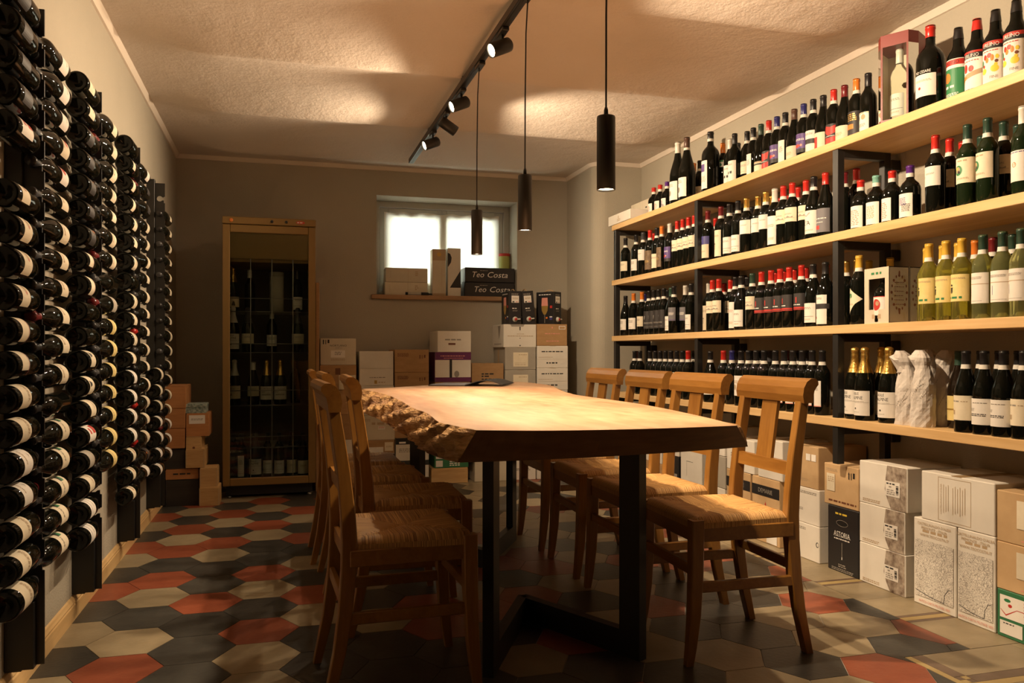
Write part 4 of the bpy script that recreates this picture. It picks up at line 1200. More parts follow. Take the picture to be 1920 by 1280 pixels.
    'agile': D('paper_white', 0.022, 0.128, 72, ('text', 'ink_black', "L'AGILE", -0.014, 0.094, 0.012, 0.85), ('text', 'ink_black', 'DALPINE', -0.008, 0.076, 0.014, 0.85), ('rect', 'ink_grey', -0.050, 0.056, 0.050, 0.0572), ('greek', 'ink_grey', 48, -0.044, 0.030, 0.060, 0.0016, 1), ('disc', 'ink_black', -0.010, 0.030, 0.0042, 0.0042), ('greek', 'ink_grey', 49, -0.022, 0.010, 0.014, 0.0015, 1)),
    'gold_paper': D('paper_yellow', 0.030, 0.125, 72, ('rect', 'ink_gold', -0.050, 0.040, 0.050, 0.046)),
    'cream_stamp': D('paper_cream', 0.045, 0.135, 74, ('greek', 'ink_grey', 50, -0.038, 0.010, 0.066, 0.005, 1), ('rect', 'ink_tan', -0.024, 0.020, -0.010, 0.036), ('greek', 'ink_tan', 51, 0.014, 0.040, 0.067, 0.003, 1)),
    'dotted_white': D('paper_white', 0.035, 0.128, 74, ('greek', 'ink_grey', 52, -0.036, -0.010, 0.056, 0.002, 3), ('greek', 'ink_black', 53, -0.034, 0.030, 0.036, 0.003, 2), ('greek', 'ink_grey', 54, -0.020, 0.034, 0.076, 0.003, 1)),
    # rack labels
    'r_cream': D('paper_cream', 0.030, 0.108, 80, ('greek', 'ink_tan', 60, -0.030, 0.030, 0.060, 0.003, 3)),
    'r_pale': D('paper_white', 0.030, 0.104, 80, ('poly', 'ink_grey', [(-0.010, 0.050), (0.0, 0.062), (0.008, 0.050), (0.002, 0.056)]), ('greek', 'ink_tan', 61, -0.024, 0.024, 0.024, 0.002, 2)),
    'r_seal': D('paper_cream', 0.030, 0.105, 80, ('poly', 'ink_red', [(-0.022, 0.020), (0.018, 0.020), (0.022, 0.040), (-0.018, 0.046)]), ('greek', 'ink_tan', 62, -0.030, 0.030, 0.066, 0.003, 2)),
    'r_crest': D('paper_white', 0.030, 0.107, 80, ('disc', 'ink_red', 0.0, 0.044, 0.020, 0.024), ('disc', 'ink_tan', 0.006, 0.050, 0.008, 0.010), ('rect', 'ink_red', -0.040, 0.076, 0.040, 0.079)),
    'r_squares': D('paper_white', 0.030, 0.127, 70, ('rect', 'ink_red', -0.020, 0.060, 0.016, 0.095), ('rect', 'ink_red', -0.008, 0.020, 0.016, 0.040)),
    'r_vine': D('paper_cream', 0.030, 0.099, 80, ('disc', 'ink_tan', 0.0, 0.042, 0.018, 0.012), ('disc', 'ink_red', 0.012, 0.040, 0.004, 0.004), ('disc', 'ink_grey', -0.012, 0.048, 0.006, 0.005)),
    'r_dark': D('paper_dark', 0.030, 0.104, 80, ('disc', 'ink_orange', 0.0, 0.090 - 0.02, 0.006, 0.008), ('greek', 'ink_tan', 63, -0.020, 0.020, 0.030, 0.003, 2)),
    'r_ring': D('paper_cream', 0.030, 0.094, 80, ('rect', 'ink_black', -0.066, 0.060, 0.066, 0.064), ('rect', 'ink_red', -0.066, 0.056, 0.066, 0.0575)),
    'r_yellow': D('paper_yellow', 0.030, 0.103, 80, ('greek', 'ink_tan', 64, -0.030, 0.030, 0.055, 0.003, 3)),
    'r_field': D('paper_cream', 0.030, 0.113, 80, ('rect', 'ink_black', 0.008, 0.020, 0.034, 0.052), ('poly', 'ink_green', [(0.008, 0.020), (0.034, 0.020), (0.034, 0.030), (0.008, 0.042)]), ('greek', 'ink_grey', 65, -0.030, 0.004, 0.052, 0.003, 2)),
    'r_shape': D('paper_cream', 0.030, 0.101, 80, ('poly', 'paper_dark', [(-0.004, 0.010), (0.022, 0.010), (0.016, 0.038), (0.006, 0.042)])),
    'r_frame': D('paper_white', 0.030, 0.101, 80, ('rect', 'ink_blue', -0.040, 0.016, 0.040, 0.019), ('greek', 'ink_grey', 66, -0.020, 0.020, 0.050, 0.002, 2)),
    'r_grey': D('card_grey', 0.030, 0.104, 80, ('greek', 'ink_tan', 67, -0.030, 0.030, 0.060, 0.003, 2)),
}
M['ink_brown'] = plain('ink_brown', (0.16, 0.06, 0.03), rough=0.5)

_bm = {}
def bottle_glass(kind, glass):
    k = ('g', kind, glass)
    if k not in _bm:
        _bm[k] = MB().lathe(KINDS_B[kind][0], 'glass_' + glass, 28).mesh('glass')
    return _bm[k]
def bottle_cap(kind, cap):
    k = ('c', kind, cap)
    if k not in _bm:
        prof, zc = KINDS_B[kind]
        e = 0.0007
        pts = [(radius_at(prof, zc) + e, zc)] + [(r + e, z) for r, z in prof if z > zc + 0.002 and r > 0.001]
        top = prof[-1][1]
        pts = pts[:-1] + [(pts[-1][0] - 0.001, top + 0.001), (0.0, top + 0.0016)]
        mat = 'foil_gold' if cap == 'foil' else 'cap_' + cap
        _bm[k] = MB().lathe(pts, mat, 22).mesh('capsule')
    return _bm[k]
def bottle_band(kind):
    k = ('b', kind)
    if k not in _bm:
        prof, zc = KINDS_B[kind]
        z0, z1 = zc - 0.010, zc + 0.006
        _bm[k] = MB().lathe([(radius_at(prof, z0) + 0.0009, z0), (radius_at(prof, (z0 + z1) / 2) + 0.0011, (z0 + z1) / 2), (radius_at(prof, z1) + 0.0012, z1)], 'band', 22).mesh('neck_band')
    return _bm[k]
def bottle_label(kind, design):
    k = ('l', kind, design)
    if k not in _bm:
        prof = KINDS_B[kind][0]
        base, z0, z1, arc, elems = DESIGN[design]
        R = max(r for r, _ in prof)
        mb = MB()
        def put(s, t, lift):
            r = min(R, radius_at(prof, z0 + t)) + lift
            a = s / R
            return (r * math.cos(a), r * math.sin(a), z0 + t)
        n = 20
        A = math.radians(arc)
        zs = [z0 + (z1 - z0) * q / 3 for q in range(4)]
        for i in range(n):
            a, b = (-A + 2 * A * i / n) * R, (-A + 2 * A * (i + 1) / n) * R
            for q in range(3):
                ta, tb = zs[q] - z0, zs[q + 1] - z0
                mb.face([put(a, ta, 0.0005), put(b, ta, 0.0005), put(b, tb, 0.0005), put(a, tb, 0.0005)], base, smooth=True)
        decal(mb, elems, lambda s, t, l: put(s, t, l + 0.0005), 0.0003, 0.006)
        _bm[k] = mb.mesh('label')
    return _bm[k]

def bottle(label, kind, glass, cap, band, design, loc, rot=None, rotz=0.0, group=None, name='wine_bottle', cat='bottle'):
    t = thing(name, label, cat, loc, rotz, group, rot)
    obj('glass', bottle_glass(kind, glass), t)
    if cap:
        obj('capsule', bottle_cap(kind, cap), t)
    if band:
        obj('neck_band', bottle_band(kind), t)
    if design and design != 'none':
        obj('label', bottle_label(kind, design), t)
    return t

ONES = ['', 'first', 'second', 'third', 'fourth', 'fifth', 'sixth', 'seventh', 'eighth', 'ninth', 'tenth', 'eleventh', 'twelfth', 'thirteenth', 'fourteenth', 'fifteenth', 'sixteenth', 'seventeenth', 'eighteenth', 'nineteenth']
TENS = {2: ('twentieth', 'twenty'), 3: ('thirtieth', 'thirty'), 4: ('fortieth', 'forty'), 5: ('fiftieth', 'fifty')}
def ordinal(n):
    if n < 20:
        return ONES[n]
    a, b = TENS[n // 10]
    return a if n % 10 == 0 else b + '-' + ONES[n % 10]
PAPER = {'paper_cream': 'cream', 'paper_white': 'white', 'paper_yellow': 'yellow', 'paper_dark': 'black', 'paper_grey': 'grey', 'paper_brown': 'brown', 'glass_dark': 'lozenge', 'card_grey': 'grey', 'paper_pink': 'pink'}
SPECIAL = {'hearts': 'red-shape', 'violet': 'violet', 'green_tag': 'green-tag', 'verm_green': 'green-and-white', 'verm_red': 'red-and-white', 'verm_fruit': 'fruit-picture', 'diamond': 'lozenge', 'black_red': 'black-and-red', 'crest_white': 'round-crest', 'picture_red': 'red-picture', 'lines_pink': 'pink-lined', 'lines_violet': 'violet-lined', 'lines_green': 'pale-lined', 'strip': 'narrow white', 'tall_pink': 'narrow white', 'gold_black': 'gold-printed'}
KW = {'bord': 'bottle', 'bordL': 'tall bottle', 'burg': 'slope-shouldered bottle', 'champ': 'sparkling bottle', 'stump': 'squat bottle', 'verm': 'liqueur bottle', 'magnum': 'big bottle', 'magburg': 'big sloping bottle', 'bordW': 'clear bottle'}
CAPW = {'foil': 'gold-foil', 'teal': 'pale-green'}
SHN = ['top shelf', 'second shelf down', 'third shelf down', 'lowest shelf']
SHELF_BOTTLES = [
    '''5.234 2.53 stump dark red 1 lines_pink
5.134 2.53 stump dark red 1 lines_pink
5.029 2.53 stump dark purple 1 lines_violet
4.832 2.625 bord dark orange 1 none
4.753 2.625 bord dark black 1 cream
4.739 2.46 magburg dark white 0 mag_white
4.617 2.46 magburg dark brown 1 mag_white
4.32 2.54 bord dark orange 0 green_tag
4.306 2.45 magnum dark black 1 mag_violet
4.291 2.625 bord dark grey 0 none
4.222 2.53 bord dark white 0 blocks
4.112 2.494 bord dark black 0 blocks
4.052 2.537 bord dark black 1 cream
3.978 2.53 bord dark black 1 strip
3.903 2.53 bord dark green 0 two_band
3.829 2.53 bord dark red 1 hearts
3.754 2.53 bord dark blue 1 violet
3.68 2.53 bord dark black 1 strip
3.603 2.53 burg dark brown 0 low_cream
3.525 2.53 bord dark blue 1 violet
3.449 2.53 bord dark black 1 two_white
3.372 2.53 burg dark black 0 picture_red
3.294 2.53 bord dark red 1 hearts
3.217 2.53 burg dark maroon 0 low_cream
3.136 2.53 bord dark orange 1 gold_black
3.059 2.53 bord dark black 0 picture_small
2.665 2.50 magnum dark red 0 cesare
2.556 2.53 verm dark black 0 verm_green
2.468 2.53 verm dark red 0 verm_red
2.385 2.53 verm dark black 0 verm_fruit
2.297 2.53 verm dark black 0 verm_fruit''',
    '''5.513 2.437 bord dark black 1 cream
5.327 2.437 bord dark black 1 white
5.234 2.53 bord dark red 1 none
5.211 2.437 bord dark grey 1 white_high
5.1 2.437 bord dark red 1 brown
4.994 2.437 bord dark black 1 picture_cream
4.92 2.437 bord dark orange 1 brown
4.806 2.437 bord dark white 0 violet
4.7 2.437 bord dark red 1 cream_high
4.626 2.437 bord dark red 1 cream_high
4.551 2.437 bord dark red 1 cream_high
4.533 2.615 bord dark red 1 none
4.477 2.437 bord dark red 1 cream_high
4.426 2.615 bord dark black 1 none
4.314 2.437 bord dark maroon 1 blue_cream
4.314 2.615 bord dark black 1 none
4.165 2.437 bord dark maroon 1 tall_cream
4.127 2.615 bord dark black 1 none
4.073 2.437 bord dark black 1 low_white
3.984 2.437 bord dark black 1 low_white
3.898 2.437 bord dark gold 1 white_high
3.856 2.615 bord dark red 1 none
3.828 2.463 bord dark gold 1 white_high
3.806 2.534 bord dark gold 1 none
3.778 2.615 bord dark red 1 none
3.716 2.437 bord dark gold 1 white_high
3.635 2.437 bord dark white 1 tall_white
3.57 2.53 bord dark red 1 none
3.561 2.437 bord dark red 1 cream_high
3.487 2.437 bord dark red 1 cream_high
3.419 2.467 bord dark red 1 cream_high
3.318 2.437 burg dark black 1 script_white
3.232 2.437 burg dark red 0 grey_red
3.216 2.53 bord dark maroon 1 none
3.136 2.53 bord dark red 1 none
2.993 2.437 stump dark red 1 lines_pink
2.897 2.437 stump dark teal 1 lines_green
2.803 2.437 stump dark red 1 lines_pink
2.703 2.437 stump dark purple 1 lines_violet
2.62 2.615 bord dark red 1 none
2.598 2.53 bord dark red 1 cream_high
2.572 2.437 bord dark red 1 white_high
2.531 2.615 bord dark green 1 none
2.42 2.437 bord green green 1 crest_white
2.369 2.615 bord dark green 1 none
2.35 2.53 bord dark green 1 cream_high
2.331 2.437 bord green green 1 crest_white
2.185 2.437 bord green white 0 sun_white''',
    '''5.581 2.467 burg dark black 0 white
5.383 2.53 bord dark blue 1 none
5.372 2.437 bord dark orange 1 white
5.229 2.437 bord dark orange 1 cream
5.117 2.437 bord dark black 1 dark_label
5.043 2.437 bord dark black 1 dark_label
5.021 2.53 bord dark black 1 none
4.968 2.437 bord dark black 1 dark_label
4.89 2.437 bord dark black 1 dark_label
4.788 2.438 burg dark green 0 low_white
4.749 2.53 bord dark white 0 none
4.713 2.42 bord dark black 1 grey_purple
4.66 2.472 bord dark white 0 grey_purple
4.519 2.437 bord dark black 1 low_white
4.469 2.53 bord dark white 0 tall_cream
4.432 2.615 bord dark red 1 none
4.27 2.442 bord dark red 1 cream_high
4.216 2.53 bord dark red 1 cream_high
4.189 2.437 bord dark red 1 cream_high
4.044 2.457 bord dark black 1 tall_white
4.036 2.53 bord dark black 1 none
3.951 2.437 burg dark black 1 low_white
3.841 2.437 bord dark green 1 cream_high
3.769 2.53 bord dark red 1 none
3.755 2.437 bord dark red 1 black_red
3.692 2.53 bord dark red 1 none
3.668 2.437 bord dark red 1 black_red
3.605 2.53 bord dark red 1 none
3.589 2.437 bord dark red 1 black_red
3.512 2.437 bord dark red 1 black_red
3.509 2.53 bord dark red 1 none
3.413 2.437 bord dark red 1 black_red
3.349 2.53 bord dark red 1 none
3.322 2.437 burg dark black 1 low_white
3.232 2.437 burg dark black 0 two_white
3.206 2.53 bord dark gold 1 none
3.156 2.615 bord dark yellow 1 none
3.131 2.53 bord dark gold 1 none
3.044 2.635 bord dark yellow 1 none
3.004 2.437 bord dark yellow 1 diamond
2.715 2.53 bord olive yellow 0 none
2.632 2.53 bord olive yellow 1 none
2.605 2.437 bord olive yellow 1 yellow
2.556 2.53 bord olive yellow 1 none
2.52 2.437 bord olive yellow 1 yellow
2.475 2.53 bord olive orange 1 none
2.445 2.437 bord olive yellow 1 yellow
2.396 2.53 bord dark maroon 1 none
2.351 2.437 bordW white green 1 line_white
2.312 2.53 bord dark green 1 none
2.268 2.437 bordW white green 1 line_white
2.193 2.437 bordW white green 1 line_white''',
    '''5.53 2.53 bord dark maroon 1 white
5.354 2.437 bord dark black 1 white_mid
5.264 2.437 bord dark black 1 white_mid
5.1 2.437 bord dark black 1 white_mid
5.018 2.437 bord dark black 1 white_mid
4.944 2.437 bord dark black 1 white_mid
4.867 2.437 bord dark black 1 white_mid
4.791 2.437 bord dark black 1 white_mid
4.709 2.437 bord dark black 1 white_mid
4.657 2.53 bord dark black 1 none
4.632 2.437 bord dark black 1 white_mid
4.558 2.437 bord dark red 1 white_mid
4.286 2.437 burg dark black 1 white
4.155 2.447 bord dark red 1 tall_white
4.136 2.53 bord dark black 1 none
4.081 2.457 bord dark blue 1 none
4.009 2.53 bord dark black 1 none
3.953 2.437 bord dark black 1 white_mid
3.914 2.53 bord dark black 1 none
3.879 2.437 bord dark black 1 white_mid
3.818 2.53 bord dark grey 0 none
3.805 2.437 bord dark black 1 white_mid
3.731 2.437 bord dark black 1 white_mid
3.674 2.53 bord dark maroon 1 none
3.63 2.437 bord dark black 1 white_mid
3.574 2.53 bord dark black 1 none
3.555 2.437 bord dark black 1 tall_pink
3.496 2.53 bord dark black 1 none
3.481 2.437 bord dark black 1 tall_pink
3.407 2.437 bord dark black 1 tall_pink
3.33 2.437 bord dark black 1 tall_pink
3.255 2.437 bord dark black 1 tall_pink
3.038 2.443 champ dark foil 0 agile
2.953 2.425 champ dark foil 0 agile
2.965 2.522 champ dark foil 0 agile
2.822 2.437 champ dark foil 0 agile
2.553 2.53 burg brown green 0 gold_paper
2.45 2.53 burg dark black 1 none
2.416 2.427 burg dark black 1 cream_stamp
2.369 2.53 burg dark black 1 none
2.335 2.427 burg dark black 1 dotted_white
2.288 2.53 burg dark black 1 none
2.254 2.427 burg dark black 1 dotted_white
2.173 2.427 burg dark black 1 cream_stamp''',
]
rngb = random.Random(3)
for si, txt in enumerate(SHELF_BOTTLES):
    cnt = {'front': 0, 'rear': 0}
    for line in txt.split('\n'):
        y, x, kind, glass, cap, band, des = line.split()
        row = 'front' if float(x) < (2.49 if si else 2.60) else 'rear'
        cnt[row] += 1
        w = CAPW.get(cap, cap) + '-capped ' + KW[kind]
        if des != 'none':
            w += ', ' + SPECIAL.get(des, PAPER[DESIGN[des][0]]) + ' label'
        lab = '%s, %s from far end, %s row, %s' % (w, ordinal(cnt[row]), row, SHN[si])
        bottle(lab, kind, glass, cap, int(band), des, (float(x), float(y), SHELF_Z[si] + 0.0002), rotz=PI + math.radians(rngb.uniform(-9, 16)), group='bottles on the ' + SHN[si])

# ------------------------------------------------------------------ wall racks on the left
RX = XL + 0.070
RACKS = [2.625, 3.400, 4.272, 5.140]
RN = ['nearest wall rack', 'second wall rack', 'third wall rack', 'farthest wall rack']
rackm = {}
def rack_mesh(slots):
    P = [(-0.030, 0.10)]
    e, inner = 0.022, -0.002
    zz = 0.10
    P.append((e + 0.006, 0.10))
    for z in slots:
        r = 0.0165
        P.append((e + 0.006, z - 0.026))
        P.append((e, z - 0.024))
        P.append((e, z - 0.009))
        for k in range(9):
            a = -0.58 - (2 * PI - 1.16) * k / 8
            P.append((r * math.cos(a), z + r * math.sin(a)))
        P.append((e, z + 0.009))
        P.append((e, z + 0.012))
        P.append((e + 0.006, z + 0.014))
    P.append((e + 0.006, 1.99))
    P.append((-0.030, 1.99))
    return MB().extrude(P, 1, -0.003, 0.003, 'black_metal').mesh('notched_plate')
post_me = MB().box(XL - RX + 0.0005, -0.026, -0.022, 0.022, 0.09, 2.01, 'black_metal', 0.001).mesh('wall_post')
base_me = MB().box(XL - RX + 0.0005, 0.006, -0.026, 0.022, 0.095, 0.285, 'black_metal', 0.001).mesh('foot_plate')
def zl(top, n, step):
    return [top - i * step for i in range(n)]
cols = [
    # far-side column tops / designs, camera-side column
    (zl(1.900, 18, 0.0885), ['r_pale', 'r_pale', 'r_pale', 'r_seal', 'r_crest', 'r_cream', 'r_cream', 'r_cream', 'r_cream', 'r_cream', 'r_cream', 'r_cream', 'none', 'r_field', 'r_field', 'r_field', 'r_field', 'r_field'],
     zl(1.945, 19, 0.0890), ['r_dark', 'r_dark', 'r_dark', 'r_dark', 'r_squares', None, 'r_vine', 'r_vine', 'r_vine', 'r_vine', 'r_ring', 'r_ring', 'r_cream', 'r_cream', 'r_pale', 'r_pale', 'r_cream', 'r_cream', 'r_cream']),
    (zl(1.900, 16, 0.0890), ['r_cream'] * 7 + ['none', 'r_grey'] + ['r_yellow'] * 7,
     zl(1.945, 19, 0.0890), ['r_cream', 'r_cream', 'r_dark', 'r_dark', 'r_dark', 'r_dark', 'r_dark', 'r_ring', 'r_ring', 'none', 'none', 'r_shape', 'r_shape', 'r_cream', 'r_squares', 'r_grey', 'r_cream', 'r_frame', 'r_frame']),
    (zl(1.900, 18, 0.0890), ['r_pale', 'r_dark', 'r_dark', 'r_vine', 'r_cream', 'r_cream', 'r_cream', 'r_cream', 'r_cream', 'r_cream', 'r_vine', 'r_vine', 'r_ring', 'r_cream', 'r_cream', 'r_cream', 'r_dark', 'r_pale'],
     zl(1.945, 19, 0.0890), ['none', 'r_ring', 'r_ring', 'r_ring', 'r_cream', 'r_cream', 'r_cream', 'none', 'r_cream', 'r_cream', 'r_cream', 'r_cream', 'r_pale', 'r_pale', 'r_pale', 'r_pale', 'r_vine', 'r_vine', 'r_vine']),
    (zl(1.810, 17, 0.0895), ['r_cream'] * 14 + ['r_pale'] * 3,
     zl(0.871, 7, 0.0895), ['r_cream', 'r_cream', 'r_cream', 'r_pale', 'r_pale', 'r_pale', 'r_pale']),
]
rr = random.Random(8)
for k, yk in enumerate(RACKS):
    r = thing('wine_rack', 'tall black steel bottle rack on the left wall, %s' % ['nearest the viewer', 'second from the viewer', 'third from the viewer', 'farthest, beside the crates'][k], 'wine rack', (RX, yk, 0), group='black wall racks')
    zf, df, zn, dn = cols[k]
    slots = sorted(zl(1.990 - 0.09, 18, 0.0885) if k != 3 else [1.810 + 0.0895] + zl(1.810, 17, 0.0895))
    slots = [z for z in slots if z > 0.33]
    obj('notched_plate', rack_mesh(slots), r)
    obj('wall_post', post_me, r)
    obj('foot_plate', base_me, r)
    for zs, ds, side in ((zf, df, 1), (zn, dn, -1)):
        n = 0
        for i, (z, dsg) in enumerate(zip(zs, ds)):
            if dsg is None:
                continue
            n += 1
            # axis from base to neck; the label turned to the room and upward
            ax = Vector((0.0, -side, 0.0))
            tilt = rr.uniform(-0.5, 0.5)
            up = Vector((math.cos(0.75 + tilt * 0.6), 0, math.sin(0.75 + tilt * 0.6)))
            yv = ax.cross(up)
            rot = Matrix((up, yv, ax)).transposed().to_euler()
            kind = 'burg' if rr.random() < 0.35 else 'bord'
            tip = 0.302 if kind == 'bord' else 0.298
            base = yk + side * (tip - 0.035)
            word = 'unlabelled' if dsg == 'none' else SPECIAL.get(dsg, PAPER[DESIGN[dsg][0]]) + '-labelled'
            lab = '%s dark bottle, %s, %s column, %s from top' % (word, RN[k], 'far-side' if side > 0 else 'camera-side', ordinal(n))
            cap = rr.choice(['black'] * 6 + ['grey'] * 3 + ['maroon', 'red'])
            bottle(lab, kind, 'dark', cap, 0, dsg, (RX, base, z), rot=rot, group='bottles lying in the wall racks')

# ------------------------------------------------------------------ wine cooler cabinet
KX0, KX1, KY0, KY1 = -0.385, 0.228, 5.81, 6.44
KW2 = (KX1 - KX0) / 2
ck = thing('wine_cooler', 'tall gold-framed glass-fronted wine cooler standing against the back wall', 'wine cooler', ((KX0 + KX1) / 2, KY0, 0.0))
kd = KY1 - KY0
b = MB()
b.box(-KW2, -KW2 + 0.03, 0.05, kd, 0.09, 1.87, 'cooler_gold', 0.003)
b.box(KW2 - 0.03, KW2, 0.05, kd, 0.09, 1.87, 'cooler_gold', 0.003)
b.box(-KW2 + 0.03, KW2 - 0.03, 0.05, kd, 1.62, 1.87, 'cooler_gold')
b.box(-KW2 + 0.03, KW2 - 0.03, 0.05, kd, 0.09, 0.13, 'cooler_dark')
b.box(-KW2 + 0.03, KW2 - 0.03, kd - 0.03, kd, 0.13, 1.62, 'cooler_dark')
obj('cabinet', b.mesh('cabinet'), ck)
obj('interior_lining', MB().box(-KW2 + 0.03, -KW2 + 0.034, 0.055, kd - 0.03, 0.13, 1.62, 'cooler_dark').box(KW2 - 0.034, KW2 - 0.03, 0.055, kd - 0.03, 0.13, 1.62, 'cooler_dark').mesh('interior_lining'), ck)
obj('plinth', MB().box(-KW2 + 0.02, KW2 - 0.02, 0.06, kd - 0.02, 0.02, 0.09, 'matt_black').mesh('plinth'), ck)
for x in (-KW2 + 0.04, KW2 - 0.04):
    for y in (0.075, kd - 0.05):
        obj('foot', MB().lathe([(0.0, 0.0), (0.016, 0.0), (0.016, 0.012), (0.008, 0.014), (0.008, 0.022), (0.0, 0.022)], 'steel', 12).mesh('foot'), ck, (x, y, 0))
cp = obj('control_panel', MB().box(-KW2 - 0.002, KW2 + 0.002, 0.002, 0.10, 1.872, 1.922, 'cooler_gold', 0.004).mesh('control_panel'), ck)
knob = MB().lathe([(0.010, 0.0), (0.010, 0.008), (0.008, 0.011), (0.0, 0.011)], 'matt_black', 14, True, Matrix.Rotation(PI / 2, 4, 'X')).mesh('knob')
for x in (0.015, 0.110):
    obj('knob', knob, cp, (x, 0.002, 1.897))
obj('lamp', MB().lathe([(0.013, 0.0), (0.013, 0.003), (0.006, 0.004), (0.0, 0.004)], 'ink_orange', 14, True, Matrix.Rotation(PI / 2, 4, 'X')).mesh('lamp'), cp, (-0.25, 0.002, 1.897))
bd = MB()
decal(bd, [('disc', 'ink_red', 0.0, 0.0, 0.030, 0.010), ('greek', 'ink_white', 71, -0.022, 0.022, -0.003, 0.006, 1)], lambda s, t, l: (s, -l, t))
obj('badge', bd.mesh('badge'), cp, (0.205, 0.0018, 1.897))
door = MB()
for x0, x1, z0, z1 in ((-KW2, -KW2 + 0.048, 0.09, 1.868), (KW2 - 0.048, KW2, 0.09, 1.868), (-KW2 + 0.048, KW2 - 0.048, 1.815, 1.868), (-KW2 + 0.048, KW2 - 0.048, 0.09, 0.142)):
    door.box(x0, x1, 0.0, 0.042, z0, z1, 'cooler_gold', 0.004)
dr = obj('door', door.mesh('door'), ck)
obj('blind_panel', MB().box(-KW2 + 0.046, KW2 - 0.046, 0.018, 0.024, 1.640, 1.817, 'cooler_gold').mesh('blind_panel'), dr)
obj('pane', MB().box(-KW2 + 0.046, KW2 - 0.046, 0.014, 0.017, 0.140, 1.817, 'pane').mesh('pane'), dr)
for x in (-0.125, 0.015, 0.155):
    obj('glazing_bar', MB().box(x - 0.003, x + 0.003, 0.018, 0.024, 0.142, 1.640, 'steel').mesh('glazing_bar'), dr)
for z in (1.372, 1.058, 0.735, 0.415):
    obj('guard_wire', MB().tube([(-KW2 + 0.034, 0.075, z), (KW2 - 0.034, 0.075, z)], 0.003, 'steel', 6).mesh('guard_wire'), ck)
SH = [1.285, 1.000, 0.632, 0.340]
for z in SH:
    w = MB()
    for i in range(9):
        yy = 0.085 + i * 0.055
        w.tube([(-KW2 + 0.034, yy, z - 0.003), (KW2 - 0.034, yy, z - 0.003)], 0.0028, 'steel', 5)
    for i in range(10):
        xx = -KW2 + 0.05 + i * (2 * KW2 - 0.10) / 9
        w.tube([(xx, 0.08, z - 0.0045), (xx, kd - 0.05, z - 0.0045)], 0.0016, 'steel', 5)
    obj('wire_shelf', w.mesh('wire_shelf'), ck)
for s in (-1, 1):
    tmb = MB()
    for i in range(24):
        z = 0.30 + i * 0.052
        x = s * (KW2 - 0.034)
        tmb.extrude([(x, z), (x - s * 0.016, z + 0.012), (x, z + 0.026)], 1, 0.065, 0.078, 'plastic_white')
    obj('shelf_rail', tmb.mesh('shelf_rail'), ck)
cool = [  # x, y behind the door, shelf, kind, glass, cap, design, words
    (-0.250, 0.20, 0, 'champ', 'green', 'foil', 'r_shape', 'gold-foil bottle with small pale tag, upper left in the cooler'),
    (-0.140, 0.27, 0, 'bord', 'dark', 'white', 'none', 'pale-capped bottle second on the cooler\'s top shelf'),
    (0.190, 0.27, 0, 'bord', 'dark', 'grey', 'low_white', 'dim bottle at the right end of the cooler\'s top shelf'),
    (-0.246, 0.16, 1, 'champ', 'green', 'white', 'agile', 'white-labelled bottle at left on the cooler\'s second shelf'),
    (-0.150, 0.20, 1, 'champ', 'green', 'grey', 'cream', 'dim cream-labelled bottle second on the cooler\'s second shelf'),
    (0.010, 0.36, 1, 'bord', 'dark', 'white', 'white', 'slim white-labelled bottle set back on the cooler\'s second shelf'),
    (0.190, 0.18, 1, 'champ', 'green', 'grey', 'cream', 'cream-labelled bottle at right on the cooler\'s second shelf'),
    (-0.238, 0.16, 2, 'champ', 'green', 'white', 'cream_stamp', 'white-capped bottle at left on the cooler\'s third shelf'),
    (-0.112, 0.18, 2, 'burg', 'dark', 'white', 'cream', 'white-capped bottle second on the cooler\'s third shelf'),
    (-0.022, 0.17, 2, 'champ', 'green', 'foil', 'dotted_white', 'gold-foil bottle third on the cooler\'s third shelf'),
    (0.070, 0.17, 2, 'champ', 'green', 'foil', 'dotted_white', 'gold-foil bottle fourth on the cooler\'s third shelf'),
    (0.175, 0.30, 2, 'bord', 'dark', 'black', 'none', 'unlabelled dark bottle last on the cooler\'s third shelf'),
    (-0.245, 0.20, 4, 'bord', 'green', 'grey', 'none', 'unlabelled bottle at the left of the cooler floor'),
    (-0.190, 0.12, 4, 'bord', 'green', 'grey', 'strip', 'narrow-labelled bottle second on the cooler floor'),
    (-0.098, 0.12, 4, 'champ', 'green', 'grey', 'agile', 'white-labelled bottle third on the cooler floor'),
    (-0.015, 0.16, 4, 'bord', 'green', 'black', 'low_white', 'white-labelled bottle fourth on the cooler floor'),
    (0.062, 0.13, 4, 'bord', 'green', 'black', 'low_white', 'white-labelled bottle fifth on the cooler floor'),
    (0.150, 0.20, 4, 'burg', 'dark', 'black', 'low_cream', 'dim bottle sixth on the cooler floor'),
    (0.225, 0.14, 4, 'burg', 'dark', 'black', 'low_cream', 'dim bottle at the right of the cooler floor'),
]
SHZ = SH + [0.1302]
for x, y, s, kind, gl, cap, des, words in cool:
    bottle(words, kind, gl, cap, 0, des, ((KX0 + KX1) / 2 + x, KY0 + y, SHZ[s] + 0.0002), rotz=-PI / 2 + x * 0.3, group='bottles inside the wine cooler')
gt = thing('gift_tube', 'pale cylindrical gift tube on the cooler\'s top shelf', 'gift tube', ((KX0 + KX1) / 2 + 0.045, KY0 + 0.26, SH[0]))
obj('tube', MB().lathe([(0.0, 0.0), (0.048, 0.0), (0.048, 0.255), (0.0, 0.255)], 'card_grey', 26).mesh('tube'), gt)
obj('lid', MB().lathe([(0.0495, 0.255), (0.0495, 0.285), (0.046, 0.288), (0.0, 0.288)], 'card_grey', 26).mesh('lid'), gt)

